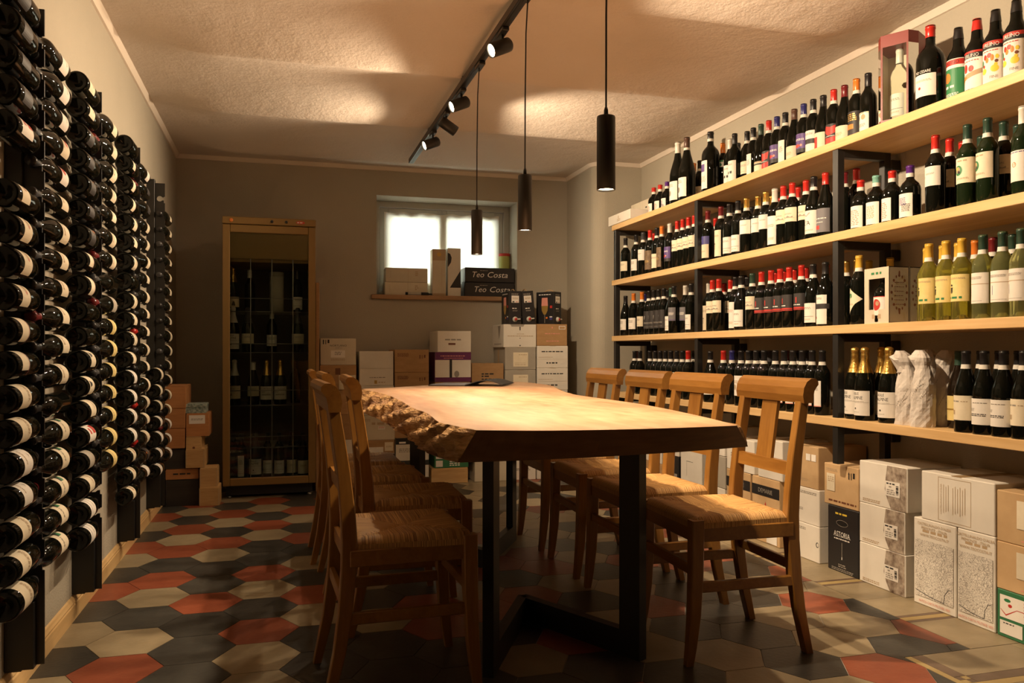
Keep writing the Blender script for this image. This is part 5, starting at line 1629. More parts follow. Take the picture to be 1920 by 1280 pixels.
# ------------------------------------------------------------------ cartons
def carton(label, x0, x1, y0, y1, z0, z1, mat, face='Y', prints=(), side=(), rot=0.0, tape=True, name='carton', cat='box', group=None, tilt=None, sticker=None, bev=0.003):
    """a closed carton; prints are drawn on its -Y or -X face in fractions of that face"""
    cx, cy = (x0 + x1) / 2, (y0 + y1) / 2
    sx, sy, sz = x1 - x0 - 0.002, y1 - y0 - 0.002, z1 - z0 - 0.0008
    t = thing(name, label, cat, (cx, cy, z0 + 0.0002), rot, group, tilt)
    obj('body', MB().box(-sx / 2, sx / 2, -sy / 2, sy / 2, 0, sz, mat, bev).mesh('body'), t)
    if tape:
        tp = MB()
        if face == 'Y':
            tp.box(-0.024, 0.024, -sy / 2 - 0.0006, sy / 2 + 0.0006, sz - 0.0002, sz + 0.0006, 'tape')
            tp.box(-0.0015, 0.0015, -sy / 2, sy / 2, sz + 0.0005, sz + 0.0009, 'ink_tan')
        else:
            tp.box(-sx / 2 - 0.0006, sx / 2 + 0.0006, -0.024, 0.024, sz - 0.0002, sz + 0.0006, 'tape')
            tp.box(-sx / 2, sx / 2, -0.0015, 0.0015, sz + 0.0005, sz + 0.0009, 'ink_tan')
        obj('tape', tp.mesh('tape'), t)
    def mk(f):
        if f == 'Y':
            W = sx
            return W, (lambda s, tt, l: (s, -sy / 2 - l, tt))
        W = sy
        return W, (lambda s, tt, l: (-sx / 2 - l, -s, tt))
    def mkL(f):
        # the face turned toward the viewer at the other side
        if f == 'Y':
            return sy, (lambda s, tt, l: (-sx / 2 - l, -s, tt))
        return sx, (lambda s, tt, l: (s, -sy / 2 - l, tt))
    for items, maker, nm in ((prints, mk, 'print'), (side, mkL, 'side_print')):
        if not items:
            continue
        W, put = maker(face)
        el = []
        for e in items:
            k, m_ = e[0], e[1]
            if k == 'rect':
                el.append((k, m_, (e[2] - 0.5) * W, e[3] * sz, (e[4] - 0.5) * W, e[5] * sz))
            elif k == 'disc':
                el.append((k, m_, (e[2] - 0.5) * W, e[3] * sz, e[4] * W, e[5] * W))
            elif k in ('text', 'vtext', 'itext'):
                el.append((k, m_, e[2], (e[3] - 0.5) * W, e[4] * sz, e[5]) + tuple(e[6:]))
            elif k == 'poly':
                el.append((k, m_, [((a - 0.5) * W, b_ * sz) for a, b_ in e[2]]))
            elif k == 'greek':
                el.append((k, m_, e[2], (e[3] - 0.5) * W, (e[4] - 0.5) * W, e[5] * sz, e[6], e[7]))
        sheets, loose = [], []
        for e in el:
            if e[0] == 'rect' and (e[1] in ('paper_white', 'paper_cream', 'map_print') or e[1].startswith('card_')):
                sheets.append([e])
                continue
            a_, b_ = (e[3], e[5]) if e[0] == 'greek' else ((e[2][0] if e[0] == 'poly' else (e[3], e[4]) if e[0] in ('text', 'vtext', 'itext') else (e[2], e[3])))
            for sh in sheets:
                r_ = sh[0]
                if r_[2] - 1e-6 <= a_ <= r_[4] and r_[3] - 1e-6 <= b_ <= r_[5]:
                    sh.append(e)
                    break
            else:
                loose.append(e)
        words_ = [e for e in loose if e[0] in ('text', 'vtext', 'itext')]
        loose = [e for e in loose if e not in words_]
        for k_, (group_, n_) in enumerate([(loose, nm)] + [([e], 'lettering') for e in words_] + [(sh, 'printed_band' if sh[0][1].startswith('card_') else 'sticker') for sh in sheets]):
            if group_:
                pm = MB()
                up_ = 0.0 if k_ == 0 else 0.0012 + 0.0001 * k_
                decal(pm, group_, (lambda a_, b_, l_, up_=up_: put(a_, b_, l_ + up_)), 0.0006)
                obj(n_, pm.mesh(n_), t)
    return t
def sym(m, x, y):      # the usual pair of handling marks
    return [('rect', m, x, y, x + 0.03, y + 0.12), ('poly', m, [(x - 0.01, y + 0.12), (x + 0.04, y + 0.12), (x + 0.015, y + 0.18)]), ('rect', m, x + 0.07, y, x + 0.09, y + 0.16), ('rect', m, x + 0.13, y + 0.04, x + 0.18, y + 0.17)]

GB = 'cartons stacked along the back wall'
Y0, Y1 = 6.08, 6.43
bk = lambda lab, x0, x1, z0, z1, mat, pr=(), sd=(), **k: carton(lab, x0, x1, k.pop('y0', Y0), Y1, z0, z1, mat, 'Y', pr, sd, group=GB, **k)
# first column, beside the cooler
bk('brown carton at the bottom of the stack beside the cooler', 0.265, 0.535, 0, 0.175, 'card_brown')
bk('white-faced carton second from the floor beside the cooler', 0.268, 0.530, 0.175, 0.355, 'card_white', [('greek', 'ink_grey', 81, 0.2, 0.8, 0.3, 0.006, 2)])
bk('brown carton third from the floor beside the cooler', 0.262, 0.530, 0.355, 0.540, 'card_brown', sym('ink_black', 0.1, 0.5))
bk('plain brown carton fourth from the floor beside the cooler', 0.270, 0.535, 0.540, 0.720, 'card_brown')
bk('brown carton with white paper sticker under the cream printed one', 0.268, 0.533, 0.720, 0.905, 'card_brown', sym('ink_brown', 0.08, 0.55) + [('rect', 'ink_brown', 0.42, 0.62, 0.56, 0.88), ('rect', 'paper_cream', 0.52, 0.03, 0.98, 0.60), ('greek', 'ink_grey', 82, 0.58, 0.80, 0.36, 0.006, 2)])
bk('cream carton topmost beside the cooler, printed with a name and white sticker', 0.272, 0.531, 0.905, 1.102, 'card_cream', sym('ink_black', 0.07, 0.78) + [('text', 'ink_black', 'NORTLANO', 0.5, 0.73, 0.014, 1.1), ('greek', 'ink_grey', 83, 0.42, 0.60, 0.63, 0.004, 1), ('rect', 'paper_white', 0.29, 0.28, 0.69, 0.55), ('greek', 'ink_grey', 84, 0.40, 0.60, 0.47, 0.005, 3), ('greek', 'ink_tan', 85, 0.30, 0.68, 0.21, 0.004, 2)])
# second column
bk('brown carton on the floor in the second stack from the cooler', 0.552, 0.812, 0, 0.175, 'card_brown')
bk('brown carton with two paper stickers in the second stack', 0.552, 0.815, 0.175, 0.345, 'card_brown', [('rect', 'ink_black', 0.15, 0.14, 0.24, 0.62), ('rect', 'paper_white', 0.22, 0.10, 0.68, 0.70), ('rect', 'ink_grey', 0.25, 0.16, 0.31, 0.52), ('greek', 'ink_grey', 86, 0.36, 0.60, 0.30, 0.006, 2), ('rect', 'paper_cream', 0.72, 0.52, 0.96, 0.90), ('greek', 'ink_tan', 87, 0.76, 0.92, 0.72, 0.004, 2)])
bk('cream carton with faint capital lettering in the second stack', 0.556, 0.818, 0.345, 0.530, 'card_cream', [('greek', 'ink_tan', 88, 0.08, 0.30, 0.84, 0.004, 3), ('greek', 'ink_tan', 89, 0.34, 0.84, 0.62, 0.018, 1), ('rect', 'paper_white', 0.52, 0.42, 0.72, 0.56), ('greek', 'ink_pink', 90, 0.54, 0.70, 0.52, 0.004, 2)])
bk('plain white carton below the folded one in the second stack', 0.553, 0.810, 0.530, 0.752, 'card_white')
fc = bk('white carton with a creased front flap topping the second stack', 0.553, 0.806, 0.752, 1.008, 'card_white', [('greek', 'ink_grey', 91, 0.30, 0.80, 0.22, 0.006, 1), ('rect', 'ink_gold', 0.44, 0.05, 0.52, 0.15), ('greek', 'ink_tan', 92, 0.56, 0.76, 0.08, 0.006, 1), ('rect', 'ink_tan', 0.0, 0.498, 1.0, 0.503), ('greek', 'ink_black', 93, 0.40, 0.52, 0.52, 0.006, 1), ('greek', 'ink_black', 94, 0.60, 0.72, 0.53, 0.005, 1)], tape=False)
obj('flap', MB().extrude([(-0.003, 0.128), (-0.001, 0.128), (-0.0095, 0.254), (-0.0115, 0.254)], 0, -0.123, 0.118, 'card_white').mesh('flap'), fc, (0, -0.175, 0))
# third column
bk('white carton at the foot of the third stack', 0.822, 1.075, 0, 0.185, 'card_white', [('rect', 'ink_black', 0.0, 0.80, 1.0, 1.0)])
bk('white carton with a black band in the third stack', 0.822, 1.075, 0.185, 0.355, 'card_white', [('rect', 'card_black', 0.0, 0.72, 1.0, 1.0), ('rect', 'ink_white', 0.10, 0.76, 0.30, 0.84), ('greek', 'ink_grey', 95, 0.1, 0.5, 0.5, 0.006, 3)])
for k, (z0, z1) in enumerate(((0.355, 0.520), (0.520, 0.685), (0.685, 0.848), (0.848, 1.020))):
    bk('brown handling-marked carton, %s up in the third stack' % ['third', 'fourth', 'fifth', 'topmost'][k], 0.815, 1.075, z0, z1, 'card_brown', [('greek', 'ink_brown', 96 + k, 0.08, 0.40, 0.82, 0.004, 4)] + sym('ink_brown', 0.72, 0.60))
# fourth column: wood crate, green, purple, white
wc = thing('wooden_crate', 'pale wooden wine crate on the floor under the far table end', 'crate', (1.235, 6.22, 0.0))
obj('crate_body', MB().box(-0.142, 0.142, -0.14, 0.14, 0.0002, 0.108, 'crate', 0.002).mesh('crate_body'), wc)
obj('crate_lid', MB().box(-0.139, 0.139, -0.137, 0.137, 0.108, 0.116, 'crate', 0.001).mesh('crate_lid'), wc)
bk('green carton with white panel resting on the wooden crate', 1.118, 1.385, 0.1165, 0.285, 'card_green', [('rect', 'paper_white', 0.04, 0.42, 0.50, 0.95), ('poly', 'ink_red', [(0.05, 0.62), (0.14, 0.50), (0.24, 0.70), (0.48, 0.64), (0.48, 0.62), (0.24, 0.68), (0.14, 0.47), (0.05, 0.60)]), ('rect', 'paper_white', 0.04, 0.06, 0.24, 0.34), ('greek', 'ink_white', 101, 0.44, 0.74, 0.26, 0.008, 3)], y0=6.09)
bk('plain brown carton above the green one', 1.118, 1.390, 0.285, 0.450, 'card_brown')
bk('brown carton two above the green one', 1.120, 1.390, 0.450, 0.612, 'card_brown')
bk('brown carton under the purple and white one', 1.120, 1.394, 0.612, 0.774, 'card_brown')
bk('purple and white printed carton under the topmost white one', 1.120, 1.402, 0.774, 1.000, 'card_white', [('rect', 'card_purple', 0.0, 0.74, 1.0, 1.0), ('greek', 'ink_pink', 102, 0.15, 0.85, 0.86, 0.006, 1), ('greek', 'ink_pink', 103, 0.24, 0.78, 0.79, 0.004, 1), ('rect', 'card_purple', 0.0, 0.0, 1.0, 0.15), ('rect', 'card_black', 0.40, 0.14, 0.47, 0.76), ('disc', 'ink_grey', 0.60, 0.26, 0.07, 0.09)], [('rect', 'card_purple', 0.0, 0.0, 1.0, 1.0)])
bk('white carton with two printed lines topping the purple one', 1.140, 1.402, 1.000, 1.162, 'card_white', [('greek', 'ink_grey', 104, 0.22, 0.76, 0.56, 0.010, 1), ('greek', 'ink_brown', 105, 0.32, 0.58, 0.34, 0.015, 1)])
# fifth column
bk('cream wooden-look carton on the floor left of the far chairs', 1.430, 1.690, 0, 0.170, 'card_cream', [('greek', 'ink_black', 106, 0.46, 0.86, 0.90, 0.006, 1), ('rect', 'ink_tan', 0.46, 0.3, 0.70, 0.31)])
for k, (z0, z1) in enumerate(((0.170, 0.365), (0.365, 0.562), (0.562, 0.759))):
    bk('brown carton hidden low behind the table, %s above the cream one' % ['first', 'second', 'third'][k], 1.408, 1.655, z0, z1, 'card_brown')
bk('low brown carton with three printed lines right of the purple one', 1.408, 1.662, 0.759, 0.914, 'card_brown', [('greek', 'ink_black', 107, 0.30, 0.68, 0.44, 0.010, 1), ('greek', 'ink_black', 108, 0.30, 0.56, 0.32, 0.010, 1), ('greek', 'ink_black', 109, 0.30, 0.74, 0.18, 0.009, 1)])
# sixth column
bk('white carton on the floor behind the far table leg', 1.695, 1.925, 0, 0.172, 'card_white', [('greek', 'ink_grey', 110, 0.3, 0.8, 0.5, 0.006, 2)])
for k, (z0, z1) in enumerate(((0.172, 0.345), (0.345, 0.518), (0.518, 0.690))):
    bk('grey carton %s from the floor in the sixth stack' % ['second', 'third', 'fourth'][k], 1.672, 1.925, z0, z1, 'card_grey')
for k, (z0, z1) in enumerate(((0.690, 0.862), (0.862, 1.037))):
    bk('grey carton with cream square label, %s of the labelled pair' % ['lower', 'upper'][k], 1.672, 1.925, z0, z1, 'card_grey', [('rect', 'paper_cream', 0.26, 0.14, 0.74, 0.78), ('greek', 'ink_tan', 111 + k, 0.44, 0.70, 0.66, 0.005, 1), ('rect', 'ink_tan', 0.30, 0.30, 0.66, 0.31), ('greek', 'ink_tan', 113 + k, 0.32, 0.66, 0.22, 0.004, 1)], [('rect', 'ink_tan', 0.36, 0.2, 0.5, 0.9)])
bk('big white carton carrying two of the black wine boxes', 1.660, 1.928, 1.037, 1.218, 'card_white', [('poly', 'ink_grey', [(0.20, 1.0), (0.24, 0.90), (0.60, 0.90), (0.64, 1.0)]), ('disc', 'ink_black', 0.5, 0.86, 0.020, 0.024), ('rect', 'ink_black', 0.485, 0.74, 0.515, 0.84), ('greek', 'ink_tan', 115, 0.40, 0.62, 0.57, 0.004, 1), ('greek', 'ink_tan', 116, 0.12, 0.90, 0.48, 0.005, 1), ('disc', 'ink_black', 0.5, 0.08, 0.020, 0.020), ('disc', 'ink_black', 0.5, 0.40, 0.015, 0.012)], [('poly', 'ink_grey', [(0.50, 0.95), (0.75, 0.95), (0.66, 0.5), (0.60, 0.35), (0.56, 0.6)]), ('greek', 'ink_grey', 117, 0.2, 0.8, 0.12, 0.010, 1)])
# seventh column
for k, (z0, z1) in enumerate(((0.0, 0.175), (0.175, 0.350), (0.350, 0.525), (0.525, 0.700))):
    bk('white carton behind the far chairs, %s of the corner stack' % ['lowest', 'second', 'third', 'fourth'][k], 1.934, 2.190, z0, z1, 'card_white')
for k, (z0, z1) in enumerate(((0.700, 0.875), (0.875, 1.050))):
    bk('white carton with two printed rows in the corner stack, %s one' % ['lower', 'upper'][k], 1.934, 2.192, z0, z1, 'card_white', [('greek', 'ink_black', 118 + k, 0.14, 0.88, 0.72, 0.008, 1), ('greek', 'ink_tan', 120 + k, 0.04, 0.50, 0.48, 0.003, 1), ('greek', 'ink_black', 122 + k, 0.30, 0.66, 0.20, 0.010, 1), ('rect', 'ink_tan', 0.0, 0.40, 1.0, 0.405)])
bk('brown carton with pale printing topping the corner stack', 1.932, 2.186, 1.050, 1.222, 'card_brown', [('rect', 'ink_white', 0.72, 0.76, 0.94, 0.92), ('rect', 'card_brown', 0.74, 0.79, 0.92, 0.89), ('disc', 'ink_pink', 0.50, 0.84, 0.02, 0.03), ('greek', 'ink_pink', 124, 0.26, 0.74, 0.54, 0.006, 1), ('greek', 'ink_pink', 125, 0.30, 0.72, 0.20, 0.006, 1)])
# tall brown carton behind the cooler
bk('tall narrow brown carton wedged behind the cooler', 0.235, 0.262, 0.0, 1.500, 'card_brown', y0=5.98, tape=False)

# black bag-in-box wine cartons
def wine_box(label, x, y, z, rz, lean=0.0, tap=True):
    w, dpt, h = 0.105, 0.175, 0.262
    t = thing('wine_box', label, 'box', (x, y, z + (0.0 if not lean else 0.105 * 0.5 * abs(math.sin(lean)) * 0.9)), 0, 'black wine boxes with taps', rot=(0, lean, rz))
    obj('body', MB().box(-w / 2, w / 2, -dpt / 2, dpt / 2, 0.0003, h, 'card_black', 0.003).mesh('body'), t)
    pm = MB()
    decal(pm, [('rect', 'paper_white', -0.030, 0.170, 0.032, 0.225), ('rect', 'ink_black', -0.022, 0.172, -0.006, 0.182), ('greek', 'ink_red', 131, 0.006, 0.026, 0.174, 0.005, 1), ('greek', 'ink_tan', 132, -0.022, 0.024, 0.208, 0.003, 3), ('greek', 'ink_grey', 133, -0.030, 0.030, 0.238, 0.004, 2), ('greek', 'ink_white', 134, -0.024, 0.024, 0.122, 0.007, 1), ('greek', 'ink_grey', 135, -0.020, 0.020, 0.108, 0.003, 2)], lambda s, tt, l: (s, -dpt / 2 - l, tt), 0.0005)
    obj('print', pm.mesh('print'), t)
    pm = MB()
    decal(pm, [('poly', 'ink_pink', [(-0.030, 0.215), (0.026, 0.215), (0.030, 0.150), (-0.034, 0.150)]), ('poly', 'ink_gold', [(-0.034, 0.150), (0.030, 0.150), (0.026, 0.110), (0.008, 0.080), (-0.012, 0.080), (-0.030, 0.110)]), ('rect', 'ink_grey', -0.004, 0.012, 0.000, 0.080), ('rect', 'ink_red', 0.050, 0.130, 0.072, 0.150), ('rect', 'ink_white', 0.046, 0.056, 0.072, 0.064), ('rect', 'ink_blue', 0.046, 0.036, 0.072, 0.056), ('rect', 'ink_orange', 0.010, 0.046, 0.026, 0.060), ('greek', 'ink_white', 136, -0.060, 0.060, 0.236, 0.007, 1)], lambda s, tt, l: (-w / 2 - l, -s, tt), 0.0005)
    obj('side_print', pm.mesh('side_print'), t)
    tm = MB()
    R = Matrix.Translation((0, -dpt / 2, 0.040)) @ Matrix.Rotation(PI / 2, 4, 'X')
    tm.lathe([(0.021, 0.0), (0.021, 0.004), (0.016, 0.006), (0.015, 0.014), (0.010, 0.018), (0.0, 0.018)], 'plastic_white', 18, True, R)
    tm.lathe([(0.011, 0.017), (0.011, 0.021), (0.0, 0.021)], 'ink_red', 14, True, R)
    tm.box(0.010, 0.040, -dpt / 2 - 0.018, -dpt / 2 - 0.008, 0.036, 0.046, 'plastic_white', 0.002)
    obj('tap', tm.mesh('tap'), t)
    hm = MB().tube([(0.010, 0.05, h), (0.010, 0.02, h + 0.016), (0.010, -0.02, h + 0.016), (0.010, -0.05, h)], 0.004, 'card_tan', 6)
    obj('handle', hm.mesh('handle'), t)
wine_box('black wine box with tap at the left, on the white carton', 1.757, 6.20, 1.2182, math.radians(4))
wine_box('black wine box with tap leaning between the other two', 1.884, 6.22, 1.2186, math.radians(2), -0.085)
wine_box('black wine box turned to show its beer-glass picture, at right', 2.080, 6.230, 1.2222, math.radians(36))

# ------------------------------------------------------------------ things on the window sill
SZ = WZ0 + 0.0064
sl = lambda lab, x0, x1, y0, y1, z0, z1, mat, pr=(), **k: carton(lab, x0, x1, y0, y1, z0, z1, mat, 'Y', pr, group='boxes on the window sill', **k)
sl('flat cream carton lying lower of two on the window sill', 0.800, 1.150, 6.56, 6.70, SZ, SZ + 0.108, 'card_cream', [('rect', 'ink_tan', 0.11, 0.3, 0.115, 0.8), ('rect', 'ink_tan', 0.53, 0.0, 0.535, 1.0), ('greek', 'ink_tan', 141, 0.70, 0.78, 0.70, 0.008, 3)], tape=False)
sl('flat cream carton stacked on the other at the sill\'s left', 0.806, 1.150, 6.56, 6.70, SZ + 0.109, SZ + 0.225, 'card_cream', [('rect', 'ink_tan', 0.11, 0.3, 0.115, 0.8), ('rect', 'ink_tan', 0.53, 0.0, 0.535, 1.0), ('greek', 'ink_tan', 142, 0.70, 0.78, 0.70, 0.008, 3)], tape=False)
sl('upright cream bottle carton with brown head and gold crest', 1.185, 1.298, 6.55, 6.66, SZ, SZ + 0.385, 'card_cream', [('rect', 'ink_tan', 0.0, 0.76, 1.0, 1.0), ('disc', 'ink_gold', 0.5, 0.89, 0.16, 0.15), ('rect', 'ink_tan', 0.0, 0.0, 1.0, 0.06), ('rect', 'ink_tan', 0.70, 0.2, 0.715, 0.6)], tape=False)
sl('upright grey bottle carton with black curved shapes', 1.313, 1.424, 6.55, 6.66, SZ, SZ + 0.398, 'card_white', [('poly', 'card_black', [(0.0, 0.90), (0.18, 0.88), (0.30, 0.80), (0.24, 0.70), (0.0, 0.60)]), ('poly', 'card_black', [(0.16, 0.18), (1.0, 0.18), (1.0, 0.55)])], tape=False)
for k in range(2):
    sl('black carton lettered in white script, %s of the pair on the sill' % ['lower', 'upper'][k], 1.450 + 0.004 * k, 1.880, 6.53, 6.70, SZ + k * 0.122, SZ + k * 0.122 + 0.120, 'card_black',
       [('itext', 'ink_white', 'Teo', 0.26 + 0.05 * (1 - k), 0.52, 0.046, 1.0), ('itext', 'ink_white', 'Costa', 0.66 + 0.05 * (1 - k), 0.52, 0.046, 1.15), ('greek', 'ink_grey', 143, 0.30, 0.46, 0.78, 0.005, 1)], tape=False)
tn = thing('tin_can', 'yellow-green tin standing behind the black lettered cartons', 'tin', (1.842, 6.725, SZ))
obj('can', MB().lathe([(0.0, 0.0), (0.048, 0.0), (0.050, 0.004), (0.049, 0.008), (0.049, 0.360), (0.050, 0.364)], 'tin_green', 26).mesh('can'), tn)
obj('lid', MB().lathe([(0.0515, 0.362), (0.0515, 0.384), (0.048, 0.386), (0.0, 0.384)], 'ink_red', 26).mesh('lid'), tn)
tb = thing('bottle_tube', 'small dark capped tube lying on the sill before the cream cartons', 'tube', (1.06, 6.525, SZ + 0.0135), 0, rot=(0, PI / 2, 0.03))
obj('barrel', MB().lathe([(0.0, -0.085), (0.0125, -0.085), (0.0125, 0.030), (0.0, 0.030)], 'plastic_white', 16).mesh('barrel'), tb)
obj('cap', MB().lathe([(0.0132, 0.028), (0.0132, 0.085), (0.006, 0.095), (0.006, 0.120), (0.0, 0.120)], 'matt_black', 16).mesh('cap'), tb)
obj('cap', MB().lathe([(0.0, -0.098), (0.0132, -0.098), (0.0132, -0.080), (0.0125, -0.080)], 'matt_black', 16).mesh('cap'), tb)

# ------------------------------------------------------------------ wooden crates and boxes in the far left corner
def crate(label, x0, x1, z0, z1, mat, y0=5.655, y1=5.98, pr=(), joints=True):
    sx, sy, sz = x1 - x0, y1 - y0, z1 - z0 - 0.0008
    t = thing('wooden_crate', label, 'crate', ((x0 + x1) / 2, (y0 + y1) / 2, z0 + 0.0003), 0, 'wooden wine crates in the corner')
    obj('end_board', MB().box(-sx / 2, sx / 2, -sy / 2, -sy / 2 + 0.012, 0, sz - 0.007, mat, 0.001).mesh('end_board'), t)
    obj('end_board', MB().box(-sx / 2, sx / 2, sy / 2 - 0.012, sy / 2, 0, sz - 0.007, mat, 0.001).mesh('end_board'), t)
    for s in (-1, 1):
        obj('side_board', MB().box(min(s * sx / 2, s * (sx / 2 - 0.009)), max(s * sx / 2, s * (sx / 2 - 0.009)), -sy / 2 + 0.012, sy / 2 - 0.012, 0, sz - 0.007, mat, 0.001).mesh('side_board'), t)
    obj('lid_board', MB().box(-sx / 2 + 0.002, sx / 2 - 0.002, -sy / 2 + 0.002, sy / 2 - 0.002, sz - 0.0068, sz, mat, 0.001).mesh('lid_board'), t)
    if joints:
        n = max(4, int(sz / 0.014))
        for s in (-1, 1):
            jm = MB()
            for i in range(n):
                z = 0.006 + i * (sz - 0.016) / n
                jm.box(min(s * sx / 2 - s * 0.0005, s * (sx / 2 - 0.008)), max(s * sx / 2 - s * 0.0005, s * (sx / 2 - 0.008)), -sy / 2 - 0.0006, -sy / 2 + 0.001, z, z + 0.007, 'ink_tan')
            obj('finger_joint', jm.mesh('finger_joint'), t)
    if pr:
        pm = MB()
        decal(pm, pr, lambda s, tt, l: (s, -sy / 2 - l, tt), 0.0006)
        obj('print', pm.mesh('print'), t)
    return t
crate('large black crate on the floor beside the farthest rack', -0.722, -0.519, 0.0, 0.173, 'crate_dark', 5.66, 5.99, joints=False)
crate('flat brown printed crate lying on the large black one', -0.722, -0.522, 0.173, 0.242, 'crate_red', 5.66, 5.99, [('greek', 'ink_black', 151, -0.055, 0.050, 0.030, 0.010, 1)], joints=False)
crate('small black crate under the three reddish ones', -0.724, -0.606, 0.242, 0.376, 'crate_dark', 5.66, 5.99, joints=False)
for k, (z0, z1) in enumerate(((0.376, 0.507), (0.507, 0.636), (0.636, 0.783))):
    crate('reddish wooden crate, %s of three by the farthest rack' % ['lowest', 'middle', 'topmost'][k], -0.727, -0.605 + 0.003 * k, z0, z1, 'crate_red', 5.65, 5.97, joints=False)
crate('pale finger-jointed crate on the floor next to the cooler', -0.514, -0.390, 0.0, 0.122, 'crate', 5.615, 5.80)
crate('pale finger-jointed crate second from the floor next to the cooler', -0.512, -0.404, 0.122, 0.246, 'crate', 5.625, 5.80)
crate('pale finger-jointed crate under the notched small one', -0.600, -0.484, 0.246, 0.370, 'crate', 5.645, 5.95)
crate('small pale crate with a thumb notch in its front', -0.598, -0.504, 0.370, 0.450, 'crate', 5.655, 5.93, [('disc', 'ink_brown', 0.0, 0.006, 0.008, 0.008)], joints=False)
crate('brown box with a paper label carrying the patterned box', -0.598, -0.458, 0.450, 0.600, 'crate_red', 5.66, 5.93, [('rect', 'paper_white', -0.052, 0.082, 0.046, 0.138), ('greek', 'ink_grey', 152, -0.040, 0.036, 0.112, 0.004, 2)], joints=False)
tl = thing('gift_box', 'small teal and white patterned box on top of the crates', 'box', (-0.541, 5.77, 0.6002))
obj('body', MB().box(-0.063, 0.063, -0.10, 0.10, 0, 0.040, 'pattern_teal', 0.002).mesh('body'), tl)
obj('lid', MB().box(-0.0645, 0.0645, -0.1015, 0.1015, 0.040, 0.060, 'pattern_teal', 0.002).mesh('lid'), tl)

# ------------------------------------------------------------------ cartons under the shelving
GR_ = 'cartons on the floor under the shelves'
FX, BX = 2.44, 2.715
rt = lambda lab, y0, y1, z0, z1, mat, pr=(), sd=(), **k: carton(lab, k.pop('x0', FX), BX, y0, y1, z0, z1, mat, 'X', pr, sd, group=GR_, **k)
crest = [('rect', 'paper_cream', 0.30, 0.32, 0.86, 0.86), ('disc', 'ink_green', 0.60, 0.58, 0.10, 0.058), ('disc', 'ink_yellow', 0.58, 0.60, 0.05, 0.035), ('disc', 'ink_black', 0.54, 0.55, 0.03, 0.028), ('greek', 'ink_black', 161, 0.46, 0.74, 0.78, 0.006, 1), ('greek', 'ink_tan', 162, 0.46, 0.74, 0.40, 0.004, 1), ('text', 'ink_white', 'MATTE', 0.60, 0.18, 0.017, 1.2), ('greek', 'ink_pink', 163, 0.36, 0.84, 0.08, 0.004, 1)]
rt('green printed carton on the floor at the right picture edge', 2.020, 2.296, 0.0, 0.166, 'card_green', [('rect', 'paper_white', 0.05, 0.42, 0.96, 0.90), ('disc', 'ink_green', 0.16, 0.80, 0.05, 0.022), ('disc', 'ink_red', 0.20, 0.70, 0.03, 0.022), ('poly', 'ink_red', [(0.06, 0.60), (0.14, 0.50), (0.30, 0.66), (0.62, 0.66), (0.62, 0.645), (0.30, 0.645), (0.14, 0.47), (0.06, 0.585)]), ('greek', 'ink_red', 164, 0.40, 0.46, 0.82, 0.006, 5), ('greek', 'ink_tan', 165, 0.52, 0.90, 0.78, 0.004, 4), ('rect', 'paper_white', 0.05, 0.08, 0.38, 0.36), ('greek', 'ink_black', 166, 0.10, 0.26, 0.30, 0.004, 1), ('greek', 'ink_white', 167, 0.50, 0.90, 0.26, 0.014, 2)])
rt('brown crest-labelled carton resting on the green one', 2.022, 2.298, 0.166, 0.334, 'card_tan', crest)
rt('brown crest-labelled carton on top, at the right picture edge', 2.018, 2.298, 0.334, 0.514, 'card_tan', crest)
mp = [('rect', 'map_print', 0.05, 0.10, 0.95, 0.76), ('text', 'ink_tan', "CASTELLINALDO D'ALBA", 0.5, 0.945, 0.011, 0.98), ('text', 'ink_tan', 'PIEMONTE - ITALIA', 0.5, 0.900, 0.011, 0.95), ('greek', 'ink_tan', 168, 0.22, 0.80, 0.850, 0.010, 1), ('text', 'ink_tan', 'WWW.TEOCOSTA.IT', 0.5, 0.818, 0.011, 0.95), ('text', 'ink_pink', 'ANTICA CARTA MILITARE 1800', 0.5, 0.050, 0.010, 0.78), ('poly', 'ink_black', [(0.06, 0.160), (0.40, 0.120), (0.74, 0.105), (0.76, 0.20), (0.84, 0.27), (0.92, 0.275), (0.92, 0.28), (0.83, 0.277), (0.745, 0.20), (0.725, 0.113), (0.40, 0.128), (0.06, 0.168)])]
rt('upright white map-printed carton next to the brown textured boxes', 2.476, 2.690, 0.0, 0.342, 'card_white', mp, tape=False)
rt('upright white map-printed carton next to the green one', 2.302, 2.472, 0.0, 0.342, 'card_white', mp, tape=False)
rt('white framed-text carton lying across the two map cartons', 2.304, 2.650, 0.3425, 0.532, 'card_white', [('rect', 'ink_tan', 0.25, 0.06, 0.256, 0.94), ('rect', 'ink_tan', 0.695, 0.06, 0.70, 0.94), ('rect', 'ink_tan', 0.25, 0.06, 0.70, 0.068), ('rect', 'ink_tan', 0.25, 0.932, 0.70, 0.94)] +
   [('vtext', 'ink_tan', "CASTELLINALDO D'ALBA", 0.292, 0.5, 0.0075)] + [('rect', 'ink_tan', 0.325 + 0.033 * i + (0.03 if i > 2 else 0), 0.22 + 0.03 * (i % 3), 0.331 + 0.033 * i + (0.03 if i > 2 else 0), 0.80 - 0.04 * (i % 2)) for i in range(9)])
